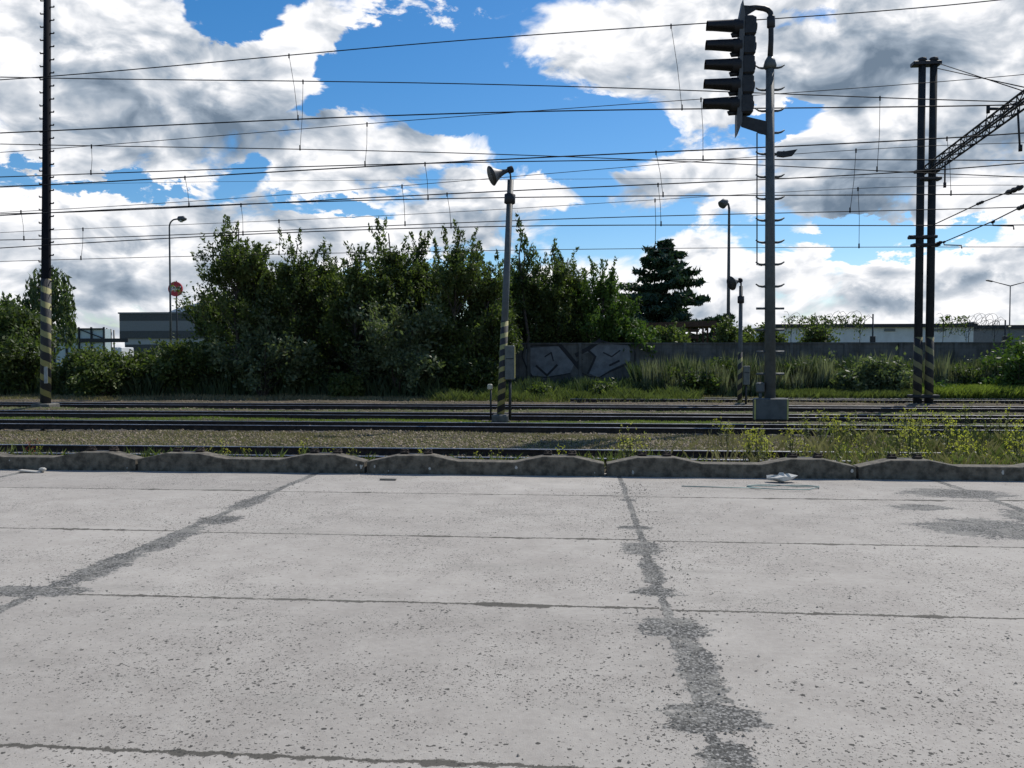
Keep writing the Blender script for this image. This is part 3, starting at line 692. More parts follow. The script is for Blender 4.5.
def make_tree(name, label, cat, px, ytop, Y, hwpx, seed, kind='upright', lm=None, nl=6500, group=None, ls=.17, zb=None, crown_from=.18):
    r = np.random.default_rng(seed); X = at(px, 360, Y).x
    zb = float(ground_h(X, Y)) if zb is None else zb
    H = at(px, ytop, Y).z-zb; W = hwpx*Y/F
    root = thing(name, (X, Y, zb), label, cat, group)
    trunk = MB(); tips = []
    if kind == 'upright':
        tr = [Vector((0, 0, 0))]; 
        for i in range(1, 7): tr.append(Vector((r.normal(0, .04)*H*.3, r.normal(0, .04)*H*.3, H*.93*i/6)))
        trunk.tube(tr, [.12*(1-.14*i)+.01 for i in range(7)], 8, cap=False)
        for i in range(34):
            u = r.uniform(crown_from, .80); k = u*6; i0 = min(5, int(k)); b = tr[i0].lerp(tr[i0+1], k-i0)
            a = r.uniform(0, 2*PI); env = W*min(1, 1.15*math.sqrt(max(.02, 1-u)))*(.7+.3*min(1, u*3))
            d = Vector((math.cos(a), math.sin(a), r.uniform(.7, 1.5)))
            L = env/max(.35, math.sqrt(1-min(.9, (d.z/d.length)**2)))*r.uniform(.6, 1.05)
            L = min(L, (H*.80-b.z)*1.0 if H*.80-b.z > .3 else .25)
            branch(trunk, None, b, d, L, .035, 1, r, .6, .45, 4, tips)
    elif kind == 'shrub':
        for i in range(16):
            a = r.uniform(0, 2*PI); q = r.uniform(0, 1)**.5; d = Vector((math.cos(a)*q*W/H*1.1, math.sin(a)*q*W/H*1.1, 1.0))
            L = H*r.uniform(.50, .86)/ (1+.15*q)
            branch(trunk, None, (math.cos(a)*.15, math.sin(a)*.15, 0), d, L, .04, 1, r, .15, .6, 4, tips)
    elif kind == 'round':
        tr = [Vector((0, 0, 0)), Vector((.05, 0, H*.35)), Vector((0, .05, H*.6))]
        trunk.tube(tr, [.14, .11, .08], 8, cap=False)
        for i in range(22):
            v = Vector(r.normal(0, 1, 3)).normalized(); v.z = abs(v.z)*1.0-.25
            b = tr[1].lerp(tr[2], r.uniform(0, 1)); tgt = Vector((v.x*W, v.y*W, H*.60+v.z*H*.30)); d = tgt-b
            branch(trunk, None, b, d, d.length*r.uniform(.7, 1.0), .04, 1, r, .1, .55, 4, tips)
    elif kind == 'willow':
        tr = [Vector((0, 0, 0)), Vector((.1, 0, H*.4)), Vector((0, .1, H*.75))]
        trunk.tube(tr, [.16, .12, .07], 8, cap=False)
        C = []
        for i in range(80):
            v = Vector(r.normal(0, 1, 3)).normalized(); top = Vector((v.x*W*1.0, v.y*W*.8, H*(.66+.34*abs(v.z)**.6)))
            if i % 4 == 0: trunk.tube([tr[2], tr[2].lerp(top, .6)+Vector((0, 0, .2)), top], [.04, .025, .01], 4, cap=False)
            L = r.uniform(.25, .6)*H; out = Vector((v.x, v.y, 0))*r.uniform(.1, .5)
            for q in range(46):
                u = r.uniform(0, 1)**.8; C.append(top+out*u-Vector((0, 0, u*L))+Vector(r.normal(0, .05, 3)))
        C = np.array([list(c) for c in C]); updir = np.tile([0, 0, -1.4], (len(C), 1))
        quick_mesh('crown', leafcards(C, ls, r, 2.2, updir), 4, lm, root)
    elif kind == 'pine':
        trunk.tube([(0, 0, 0), (.02, 0, H*.5), (0, 0, H)], [.18, .11, .02], 8, cap=False)
        C = []
        nt = 11
        for i in range(nt):
            u = .27+.70*(i/(nt-1)); zc = H*u; rad = W*(min(1, (1-u)/.68))**.85+.10
            for k in range(int(9+4*(1-u))):
                a = r.uniform(0, 2*PI); L = rad*r.uniform(.68, 1.12); rise = r.uniform(.0, .20)
                zc = H*(u+r.uniform(-.022, .022)); e = Vector((math.cos(a)*L, math.sin(a)*L, zc+L*rise*1.3-.03*L*L)); b = Vector((0, 0, zc)); mid = b.lerp(e, .5)+Vector((0, 0, -.06*L))
                trunk.tube([b, mid, e], [.045, .03, .01], 4, cap=False)
                nn = int(40+75*L)
                for q in range(nn):
                    t_ = r.uniform(.18, 1.03); p = b.lerp(mid, t_*2) if t_ < .5 else mid.lerp(e, t_*2-1)
                    sp = .26*(1.15-.8*t_)*min(1.0, L)+.06
                    C.append((p.x+r.normal(0, sp), p.y+r.normal(0, sp), p.z+r.normal(0, .085)+.03))
        C = np.array(C); quick_mesh('crown', leafcards(C, ls, r, 2.0), 4, lm, root)
    trunk.build('trunk', M_bark, root)
    if kind in ('upright', 'shrub', 'round'):
        SC = []; SD = []
        ns = {'upright': 15, 'shrub': 10, 'round': 9}[kind]
        for i in range(ns if nl > 1000 else 2):
            a = r.uniform(0, 2*PI); q = r.uniform(0, 1)**.7
            if kind == 'upright': b0 = Vector((math.cos(a)*q*W*.85, math.sin(a)*q*W*.5, H*(.80-.34*q*q))); Ls = H*r.uniform(.12, .26); 
            else: b0 = Vector((math.cos(a)*q*W*.8, math.sin(a)*q*W*.6, H*(.72-.3*q*q))); Ls = H*r.uniform(.12, .26)
            if i == 0 and kind == 'upright': b0 = Vector((0, 0, H*.82)); Ls = H*.20
            d = Vector((math.cos(a)*q*.45+r.normal(0, .12), math.sin(a)*q*.3, 1)).normalized(); bend = Vector((r.normal(0, .12), r.normal(0, .12), 0))
            path = [b0+d*Ls*u+bend*Ls*u*u for u in (0, .35, .7, 1.0)]; trunk.tube(path, [.02, .015, .010, .005], 4, cap=False)
            m_ = int(Ls*(42 if kind == 'upright' else 34))
            for j in range(m_):
                u = r.uniform(0, 1)**.85; p = b0+d*Ls*u+bend*Ls*u*u; off = (.045+.15*(1-u)**1.3); w_ = Vector((r.normal(0, off), r.normal(0, off), r.normal(0, .04)))
                SC.append(list(p+w_)); SD.append(list(d*.9+w_*4))
        if SC:
            SC = np.array(SC); shootV = leafcards(SC, ls*.95, r, 1.9, np.array(SD))
        pts = np.array([list(tp[0]) for tp in tips]); lv = np.array([tp[1] for tp in tips]); dr = np.array([list(tp[2]) for tp in tips])
        wgt = np.where(lv >= 2, 1.0, .25)
        if kind == 'upright': wgt = wgt*np.where(pts[:, 2] > H*.12, 1, .3)
        wgt /= wgt.sum(); k = r.choice(len(pts), nl, p=wgt)
        sg = .13 if kind == 'upright' else .17
        hfrac = np.clip(pts[k, 2]/H, 0, 1)
        sgm = sg*(1.35-.75*hfrac) if kind == 'upright' else np.full(nl, sg)
        C = pts[k]+r.normal(0, 1, (nl, 3))*sgm[:, None]-dr[k]*r.uniform(0, .35, nl)[:, None]
        C[:, 2] = np.maximum(C[:, 2], .03)
        CV = leafcards(C, ls, r, 1.5, dr[k]*.6)
        quick_mesh('crown', np.concatenate([CV, shootV]) if len(SC) else CV, 4, lm, root)
    return root

def make_all_trees():
    T = make_tree; g = 'trees in the thicket behind the tracks'
    ups = [(236, 216, 42.5, 38, 'tallest spreading tree at the left end of the thicket', L_mid, 9000, .22),
           (262, 244, 44.0, 30, 'leafy tree right beside the tall left end tree of the thicket', L_dark, 6500, .12),
           (296, 234, 43.5, 30, 'tree with twin pointed tops, third from the left end of the thicket', L_dark, 7000, .12),
           (328, 240, 45.0, 28, 'thin topped tree between twin pointed tree and dark bush', L_mid, 6000, .12),
           (356, 246, 43.0, 28, 'tree with a notched top left of the tall spiky shoots', L_dark, 6500, .12),
           (388, 222, 44.5, 32, 'tree with tall spiky shoots above the light leaved big bush', L_mid, 7500, .12),
           (420, 234, 46.0, 28, 'tree behind the spiky tree, left of the leaning tall shoot', L_dark, 6500, .12),
           (457, 221, 44.0, 31, 'tall tree with leaning feathery top left of the loudspeaker post', L_mid, 7500, .12),
           (490, 256, 45.0, 26, 'low round topped tree directly left of the loudspeaker post', L_dark, 6000, .12),
           (524, 246, 49.6, 24, 'narrow tree directly right of the loudspeaker post', L_dark, 6000, .12),
           (553, 238, 50.5, 30, 'pointed green tree above the left half of the graffiti', L_mid, 7500, .12),
           (602, 254, 50.0, 27, 'pale green tree at the right end of the thicket beside the pine', L_fresh, 5500, .18),
           (578, 262, 51.5, 26, 'dark tree filling the gap above the graffiti', L_dark, 6000, .12)]
    for i, (px, yt, Y, hw, lab, lm, nl, cf) in enumerate(ups):
        T('poplar_tree', lab, 'tree', px, yt, Y, hw*1.08, 100+i, 'upright', lm, int(nl*1.75), g, .125, crown_from=cf)
    back = [(214, 282, 'tree half hidden behind the left end tree'), (280, 262, 'tree in the back row behind the twin pointed tree'), (314, 266, 'back row tree right of the twin pointed tree'), (344, 262, 'back row tree below the notched top'),
            (372, 252, 'back row tree left of the spiky shoots'), (405, 254, 'back row tree between spiky shoots and leaning top'), (437, 250, 'back row tree just left of the leaning feathery top'), (474, 252, 'back row tree just right of the leaning feathery top'),
            (508, 262, 'back row tree behind the loudspeaker post'), (538, 264, 'back row tree right of the loudspeaker post'), (566, 250, 'back row tree beside the pointed green tree')]
    for i, (px, yt, lab) in enumerate(back):
        T('poplar_tree', lab, 'tree', px, yt, (47.0-.4*(i % 3)) if px < 500 else 50.6+i % 3, 30, 150+i, 'upright', (L_dark, L_mid)[i % 2], 10000, g, .135, crown_from=.08)
    T('slender_shoot', 'single thin leafy shoot poking up right of the loudspeaker post', 'sapling', 523, 216, 48.8, 6, 77, 'upright', L_dark, 420, None, .16, crown_from=.5)
    T('willow_tree', 'drooping pale willow behind the tall striped pole at the left', 'tree', 50, 264, 49, 24, 31, 'willow', L_willow, 0, None, .16)
    T('pine_tree', 'dark green pine with layered boughs behind the graffiti wall', 'tree', 665, 241, 62, 76, 32, 'pine', L_pine, 0, None, .26)
    T('leafy_tree', 'dark leafy tree at the left edge of the view', 'tree', 8, 286, 44, 34, 33, 'round', L_dark, 7000, None, .18)
    T('leafy_tree', 'bright leaved tree behind the left edge tree', 'tree', -6, 276, 50, 30, 34, 'round', L_fresh, 5000, None, .18)
    T('leafy_tree', 'round green bushy tree overhanging the graffiti wall beside the pine', 'tree', 628, 300, 49.8, 30, 35, 'round', L_fresh, 8500, None, .17)
    T('leafy_tree', 'small leafy tree below the pine in front of the brown shelter', 'tree', 672, 312, 50.5, 17, 36, 'round', L_mid, 3500, None, .16)
    sh = [(20, 330, 42.2, 30, 'dark shrub at the left edge beside the tall striped pole', L_dark, 7500), (78, 345, 42.8, 26, 'dark green shrub just right of the tall striped pole', L_dark, 6500), (108, 347, 42.0, 24, 'low shrub in front of the glass framed structure', L_mid, 5500),
          (146, 346, 43.5, 24, 'shrub in front of the warehouse wall', L_dark, 6000), (180, 338, 42.4, 26, 'lighter shrub below the curved street lamp', L_mid, 6000), (214, 334, 43.0, 26, 'dark shrub below the tall left end tree', L_dark, 6000),
          (262, 316, 41.8, 38, 'big pale leaved shrub in front of the thicket, left of the light bush', L_silver, 9500), (306, 344, 42.6, 26, 'dark shrub between the two big pale bushes', L_dark, 6000), (345, 372, 41.6, 20, 'low weedy shrub at the verge beside the big bush', L_mid, 3000),
          (398, 300, 42.4, 46, 'large bush with light leaf clusters in the middle of the thicket', L_silver, 12500), (448, 340, 43.4, 26, 'dark shrub to the right of the large light bush', L_dark, 6000), (482, 352, 43.8, 22, 'dark shrub behind the foot of the loudspeaker post', L_dark, 5000),
          (372, 336, 44.5, 24, 'dark shrub behind the large light bush', L_dark, 5000), (884, 354, 43.4, 24, 'grey green bush left of the twin striped poles', L_silver, 5000), (850, 368, 43.0, 18, 'low grey bush between signal mast and twin poles', L_silver, 3000),
          (1022, 340, 43.2, 18, 'fresh green shrub at the right edge of the view', L_fresh, 3500), (700, 366, 44, 18, 'dark low bush along the wall left of the small post', L_dark, 3000), (960, 364, 44.4, 26, 'dark bush right of the twin striped poles', L_dark, 4500), (668, 366, 45.2, 16, 'low scrubby bush at the wall just right of the graffiti', L_mid, 2600), (722, 360, 45.6, 16, 'scrubby bush at the wall behind the short striped post', L_dark, 2800), (798, 362, 45.4, 16, 'dark scrub at the wall just right of the signal mast', L_dark, 3000), (826, 358, 45.8, 18, 'grey scrub below the ivy covered tree', L_silver, 3000),
          (905, 360, 45.6, 14, 'scrub just behind the left one of the twin poles', L_mid, 2400), (985, 358, 45.6, 18, 'pale scrub near the right edge by the wall', L_silver, 3200), (1000, 376, 43.0, 16, 'low bright scrub in the right verge', L_fresh, 2000), (540, 386, 42.0, 12, 'low weedy bush in the verge below the graffiti', L_mid, 1200), (604, 384, 42.0, 10, 'small weedy tuft below the right end of the graffiti', L_mid, 1000), (940, 384, 42.2, 14, 'low weedy tuft beside the twin poles', L_fresh, 1500)]
    for i, (px, yt, Y, hw, lab, lm, nl) in enumerate(sh):
        T('shrub', lab, 'shrub', px, yt, Y, hw, 200+i, 'shrub', lm, nl, 'shrubs along the far verge', .15)
    sm = [(728, 311, 53, 12, 'small round topped tree behind the wall, beside the tall single street lamp', L_mid, 1800), (746, 316, 54, 9, 'small pruned tree behind the small loudspeaker post', L_mid, 1500), (768, 312, 53.5, 14, 'small dark tree hidden partly by the signal mast', L_mid, 2000), (815, 312, 53, 13, 'ivy covered small tree in front of the white building', L_mid, 2200), (752, 330, 55, 16, 'low leafy growth over the wall behind the signal mast', L_mid, 1600)]
    for i, (px, yt, Y, hw, lab, lm, nl) in enumerate(sm):
        T('small_tree', lab, 'tree', px, yt, Y, hw, 300+i, 'round', lm, nl, 'small trees behind the wall', .17)
make_all_trees()

# ------------------------------------------------------------------ boundary wall with graffiti
WY = 48.0
def make_wall():
    m = bpy.data.materials.new('wall_concrete'); m.use_nodes = True; t = NT(m.node_tree); b = t.n['Principled BSDF']
    P = t.new('ShaderNodeNewGeometry').outputs['Position']; x, y, z = t.xyz(P)
    n = t.noise(P, 1.1, 6, .65); n2 = t.noise(t.vm('MULTIPLY', P, (6, 1, .5)), 1.0, 5, .6)
    col = t.mix(t.ss(t.m('ADD', t.m('MULTIPLY', n, .6), t.m('MULTIPLY', n2, .4)), .38, .62), (.055, .053, .048, 1), (.125, .122, .115, 1))
    board = t.m('FRACT', t.m('MULTIPLY', t.m('ADD', z, 10.0), 2.2)); col = t.mix(t.ss(board, .93, .97, 0, .5), col, (.06, .06, .055, 1))
    t.put(b.inputs['Base Color'], col); b.inputs['Roughness'].default_value = .9
    X0, X1 = X_at(322, WY), X_at(1250, WY)
    ztop = at(700, 344, WY).z
    root = thing('concrete_wall', ((X0+X1)/2, WY, -.5), 'long grey concrete boundary wall with graffiti behind the tracks', 'wall')
    def loc(mb): 
        c = Vector(root.location); mb.v = [tuple(Vector(v)-c) for v in mb.v]; return mb
    loc(MB().box(((X0+X1)/2, WY, (ztop-.6)/2), (X1-X0, .14, ztop+.6))).build('panel', m, root)
    loc(MB().box(((X0+X1)/2, WY-.005, ztop+.043), (X1-X0, .24, .08))).build('coping', m, root)
    p0 = None; xx = X0+.4
    while xx < X1:
        if p0 is None: p0 = MB().bbox((0, 0, 0), (.2, .26, ztop+.56), .02).build('post', m, root, (xx-root.location.x, 0, (ztop-.5)/2+.5))
        else: copy_part(p0, root, (xx-root.location.x, 0, (ztop-.5)/2+.5))
        xx += 3.0
    # graffiti: pale fill and dark strokes, sprayed on the face
    gw = mat('graffiti_pale_paint', (.17, .175, .185), .8, var=.3, scale=2.5); gb = mat('graffiti_dark_paint', (.018, .018, .022), .7)
    def g(x, y): p = at(520+x/4.8, 240+y/4.8, WY-.072); return (p.x, p.z)
    fills = [[(30, 520), (190, 508), (262, 590), (240, 640), (130, 655), (60, 650), (22, 590)],
             [(300, 545), (385, 492), (520, 500), (548, 570), (430, 625), (380, 660), (330, 640), (358, 562), (330, 540)],
             [(-110, 530), (-30, 520), (-20, 600), (-90, 620)]]
    mb = MB()
    for fp in fills:
        q = [g(*p) for p in fp]; n = len(q); Yf = WY-.074
        mb.add([(a, Yf, c) for a, c in q]+[(a, Yf+.003, c) for a, c in q], [tuple(range(n-1, -1, -1))]+[(i, (i+1) % n, (i+1) % n+n, i+n) for i in range(n)])
    loc(mb).build('graffiti_fill', gw, root)
    strokes = [([(30, 520), (60, 508), (120, 505), (190, 508)], .07), ([(300, 640), (330, 655), (380, 660), (436, 628)], .08), ([(385, 482), (450, 498), (526, 502)], .07), ([(120, 560), (150, 540), (160, 580)], .08), ([(400, 540), (440, 560), (480, 530)], .08), ([(60, 655), (130, 660), (240, 640)], .06), ([(20, 500), (10, 560), (35, 620), (62, 660)], .09), ([(188, 500), (235, 555), (268, 595), (285, 615)], .22), ([(262, 598), (297, 572)], .13), ([(270, 552), (330, 520), (385, 482)], .24),
               ([(328, 530), (362, 560), (345, 600), (326, 640)], .12), ([(78, 604), (130, 650), (178, 600)], .12), ([(430, 602), (476, 580)], .12), ([(436, 628), (550, 580), (552, 545), (526, 502)], .11),
               ([(-110, 530), (-95, 575), (-110, 620)], .1), ([(-60, 540), (-40, 600), (-20, 545)], .1), ([(-70, 610), (-20, 600)], .08)]
    mb = MB(); Yf = WY-.078
    for pts, w in strokes:
        q = [Vector((g(*p)[0], 0, g(*p)[1])) for p in pts]
        for a, c in zip(q, q[1:]):
            d = (c-a).normalized(); s = Vector((-d.z, 0, d.x))*w*.5; e = d*w*.25
            quad = [a-s-e, c-s+e, c+s+e, a+s-e]
            mb.add([(v.x, Yf, v.z) for v in quad]+[(v.x, Yf+.003, v.z) for v in quad], [(0, 1, 2, 3), (0, 4, 5, 1), (1, 5, 6, 2), (2, 6, 7, 3), (3, 7, 4, 0)]); Yf -= .0006
    loc(mb).build('graffiti_stroke', gb, root)
make_wall()

# steel posts and coiled wire above the wall
def make_wall_top():
    for px, yt, lab in ((872, 314, 'thin steel post with dark box above the wall left of the twin poles'), (1004, 320, 'thin steel post with dark box above the wall near the right edge')):
        Y = 48.6; b = at(px, 396, Y); top = at(px, yt, Y)
        r = thing('fence_post', (b.x, Y, -.4), lab, 'post', 'thin posts above the wall')
        h = top.z+.4
        MB().tube([(0, 0, 0), (0, 0, h)], .045, 6).build('shaft', M_steel_dark, r)
        zz = at(px, 340, Y).z+.4; MB().bbox((0, 0, zz), (.26, .2, .45), .02).build('box', M_steel_dark, r)
    rr = random.Random(4)
    for (a, c, ya, lab) in ((782, 868, 316, 'tangled wire coil above the wall left of the thin steel post'), (936, 1000, 318, 'tangled wire coil above the wall right of the twin poles')):
        Y = 48.3; x0 = at(a, 360, Y).x; x1 = at(c, 360, Y).x; z0 = at(a, ya+7, Y).z
        mb = MB(); 
        for s in range(3):
            pts = []; n = 90; ph = rr.uniform(0, 6)
            for i in range(n):
                u = i/(n-1); ang = ph+u*2*PI*(7+s*2); rad = .38+.18*math.sin(u*17+s*2)+.08*math.sin(u*41)
                pts.append((x0+(x1-x0)*u+math.sin(ang)*.25, Y+math.cos(ang)*rad*.5, z0+math.sin(ang+.7)*rad+.15*math.sin(u*9+s)))
            mb.tube(pts, .012, 3, cap=False)
        for k in range(3):
            xx = x0+(x1-x0)*(.1+.4*k); zt = at(a, 344, Y).z; mb.tube([(xx, Y, zt-.2), (xx+.05, Y, z0+.3)], .018, 4)
        c_ = Vector((x0, Y, z0)); mb.v = [tuple(Vector(v)-c_) for v in mb.v]
        o = mb.build('wire_coil', M_steel_dark, None, c_); tag(o, lab, 'barbed wire', 'wire coils on the wall')
    # thin creeper with leaves on the left coil
    n = 700; r = np.random.default_rng(3); x0 = at(812, 360, 48.3).x
    px = r.choice([790, 806, 826, 842, 858, 948, 962], n)+r.normal(0, 4, n); C = np.array([list(at(p, 316+abs(q)*9, 48.25)) for p, q in zip(px, r.normal(0, 1, n))]); C[:, 1] += r.normal(0, .15, n)
    b = C.mean(0); o = quick_mesh('creeper', leafcards(C-b, .12, r), 4, L_mid); o.location = b; tag(o, 'sparse creeper leaves clinging to the wire above the wall', 'creeper')
make_wall_top()

# ------------------------------------------------------------------ buildings behind
def rect_box(mb, pxa, pxb, ya, yb, Y, depth, mi=0, zbot=None):
    a = at(pxa, ya, Y); b = at(pxb, yb, Y); z0 = zbot if zbot is not None else b.z
    mb.box(((a.x+b.x)/2, Y+depth/2, (a.z+z0)/2), (abs(b.x-a.x), depth, a.z-z0), mi=mi); return a, b
def shift(mb, c): c = Vector(c); mb.v = [tuple(Vector(v)-c) for v in mb.v]; return mb
def make_buildings():
    # white low building on the right
    Y = 90; c = Vector((X_at(880, Y), Y, -.4)); r = thing('low_building', c, 'low white rendered building behind the wall at the right', 'building')
    mb = MB(); rect_box(mb, 778, 973, 327, 360, Y, 14, zbot=-.4); shift(mb, c).build('wall', M_white, r)
    mb = MB(); a = at(776, 326, Y); b = at(974, 326, Y); mb.box(((a.x+b.x)/2, Y+6.8, a.z), (b.x-a.x+.3, 14.6, .35)); shift(mb, c).build('roof', M_steel_dark, r)
    mb = MB(); a = at(958, 326, Y); b = at(974, 326, Y); z1 = at(974, 322.5, Y).z
    mb.add([(a.x, Y-.2, a.z+.18), (b.x, Y-.2, a.z+.18), (b.x, Y-.2, z1+.1), (a.x, Y+6, a.z+.18), (b.x, Y+6, a.z+.18), (b.x, Y+6, z1+.1)], [(0, 1, 2), (5, 4, 3), (0, 2, 5, 3), (1, 4, 5, 2), (0, 3, 4, 1)])
    shift(mb, c).build('roof_edge', M_greyclad, r)
    for px in (812, 890, 940):
        a = at(px, 330, Y-.1); mb = MB(); mb.bbox((a.x, Y-.06, a.z), (1.1, .12, .28), .02); shift(mb, c).build('wall_vent', M_greyclad, r)
    mb = MB(); a = at(971, 329, Y-.12); mb.tube([(a.x, Y-.12, a.z+.1), (a.x-.35, Y-.12, a.z-.5), (a.x-.35, Y-.12, -.3)], .09, 6); shift(mb, c).build('downpipe', M_white, r)
    Y = 96; c = Vector((X_at(1040, Y), Y, -.4)); r = thing('low_building', c, 'grey flat building at the right edge behind the wall', 'building')
    mb = MB(); rect_box(mb, 973, 1180, 328, 360, Y, 14, zbot=-.4); shift(mb, c).build('wall', M_greyclad, r)
    mb = MB(); a = at(972, 327, Y); b = at(1182, 327, Y); mb.box(((a.x+b.x)/2, Y+6.9, a.z), (b.x-a.x, 14.4, .4)); shift(mb, c).build('roof', M_steel_dark, r)
    # distant grey hall seen left of the white building
    Y = 120; c = Vector((X_at(740, Y), Y, -.4)); r = thing('distant_hall', c, 'pale distant hall just above the wall behind the signal mast', 'building')
    mb = MB(); rect_box(mb, 640, 800, 341, 360, Y, 12, zbot=-.4); shift(mb, c).build('wall', M_white, r)
    mb = MB(); a = at(638, 341, Y); b = at(802, 341, Y); mb.box(((a.x+b.x)/2, Y+5.8, a.z+.1), (b.x-a.x, 12.6, .3)); shift(mb, c).build('roof', M_greyclad, r)
    # warehouse on the left
    Y = 120; X0 = X_at(121, Y); X1 = X_at(330, Y); zt = at(121, 314, Y).z; c = Vector(((X0+X1)/2, Y, -.4))
    r = thing('warehouse', c, 'grey warehouse with horizontal light and dark cladding bands at the left', 'building')
    g1 = mat('cladding_dark', (.055, .06, .065), .5); g2 = mat('cladding_mid', (.17, .18, .19), .5, var=.1); g3 = mat('cladding_light', (.33, .35, .36), .5, var=.1)
    def band(ya, yb, m, out, nm, a=121, e=None):
        za, zb_ = at(121, ya, Y).z, at(121, yb, Y).z; xa = X_at(a, Y); xe = X1 if e is None else X_at(e, Y)
        mb = MB(); mb.box(((xa+xe)/2, Y+9-out/2, (za+zb_)/2), (xe-xa, 18+out, za-zb_)); shift(mb, c).build(nm, m, r)
    band(313, 321, g1, .30, 'upper_cladding'); band(321, 331, g2, .28, 'middle_cladding'); band(331, 338.5, g1, .30, 'lower_cladding')
    band(338.5, 344.5, g3, .02, 'strip_window', 125); band(344.5, 363, g1, 0, 'plinth', 125)
    mb = MB(); mb.box(((X0+X1)/2, Y+9, zt+.12), (X1-X0+.3, 18.9, .22)); shift(mb, c).build('roof', M_greyclad, r)
    pts = []; mb = MB()
    xa, xb = X_at(156, Y), X_at(300, Y); n = 14; zr = zt+.24
    vs = []
    for i in range(n+1):
        u = i/n; xx = xa+(xb-xa)*u; zz = zr+2.2*math.sin(PI*u)**.8; vs += [(xx, Y+3, zr), (xx, Y+3, zz), (xx, Y+15, zz), (xx, Y+15, zr)]
    fs = []
    for i in range(n):
        for q in range(3): fs.append((i*4+q, (i+1)*4+q, (i+1)*4+q+1, i*4+q+1))
    mb.add(vs, fs); shift(mb, c).build('curved_skylight', M_white, r)
    # glazed steel frame rack building
    Y = 85; X0, X1 = X_at(54, Y), X_at(104, Y); c = Vector(((X0+X1)/2, Y, -.4)); r = thing('glazed_shed', c, 'shed of pale panels in a dark steel frame beside the striped pole', 'shed')
    gl = mat('pale_panel', (.42, .50, .52), .4, var=.1); zt = at(54, 329, Y).z; zm = at(54, 340.5, Y).z
    mb = MB(); mb.box(((X0+X1)/2, Y+.75, (zt-.4)/2), (X1-X0, 1.2, zt+.4)); shift(mb, c).build('panel', gl, r)
    mb = MB()
    for k in range(5):
        xx = X0+(X1-X0)*k/4; mb.box((xx, Y+.05, (zt-.4)/2+.1), (.16, .16, zt+.6))
    mb.box(((X0+X1)/2+1.2, Y-.08, zm), (X1-X0+3.2, .14, .42)); mb.box(((X0+X1)/2, Y+.04, zt), (X1-X0, .14, .16))
    for k in range(2):
        xa, xb, xm = X0+(X1-X0)*(2*k)/4, X0+(X1-X0)*(2*k+2)/4, 0
        if k == 0: mb.tube([(xa, Y-.05, zm+.2), (xb, Y-.05, zt)], .06, 4)
        else: mb.tube([(xa, Y-.05, zt), (xb, Y-.05, zm+.2)], .06, 4)
    shift(mb, c).build('steel_frame', M_steel_dark, r)
    for k, px in enumerate((107, 111, 114)):
        a = at(px, 328+k, Y+2); mb = MB(); mb.tube([(a.x, Y+2, -.4), (a.x, Y+2, a.z)], .09, 5)
        o = shift(mb, (a.x, Y+2, -.4)).build('steel_pole', M_galv, None, (a.x, Y+2, -.4)); tag(o, '%s pale steel pole beside the framed shed, counted from the left' % ('first', 'second', 'third')[k], 'pole', 'pale poles beside the shed')
    a = at(114, 348, 100); mb = MB(); mb.bbox((a.x, 101.5, (a.z+.1-.4)/2), (1.9, 3, a.z+.5), .08); mb.box((a.x-.1, 99.95, a.z-.2), (1.2, .12, .5)); o = shift(mb, (a.x, 101.5, -.4)).build('white_container', M_white, None, (a.x, 101.5, -.4)); tag(o, 'small white container between the shed and the warehouse', 'container')
    # brown timber shelter behind the wall
    Y = 56; X0, X1 = X_at(640, Y), X_at(716, Y); c = Vector(((X0+X1)/2, Y, -.4)); r = thing('timber_shelter', c, 'brown timber shelter roof on posts behind the wall below the pine', 'shelter')
    z = at(690, 326, Y).z
    mb = MB(); mb.box(((X0+X1)/2, Y+1.5, z+.1), (X1-X0, 3.4, .35), Matrix.Rotation(R(-1.5), 3, 'Y')); shift(mb, c).build('roof', M_wood, r)
    for px in (648, 668, 690, 703, 714):
        for dy in (.1, 2.9):
            xx = X_at(px, Y); mb = MB(); mb.box((xx, Y+dy, (z-.4)/2), (.12, .12, z+.4)); shift(mb, c).build('post', M_wood, r)
    for zz in (-.3, -.75):
        mb = MB(); mb.box(((X0*.6+X1*.4), Y+.02, z+zz), ((X1-X0)*.75, .05, .22)); shift(mb, c).build('rail', M_wood, r)
make_buildings()

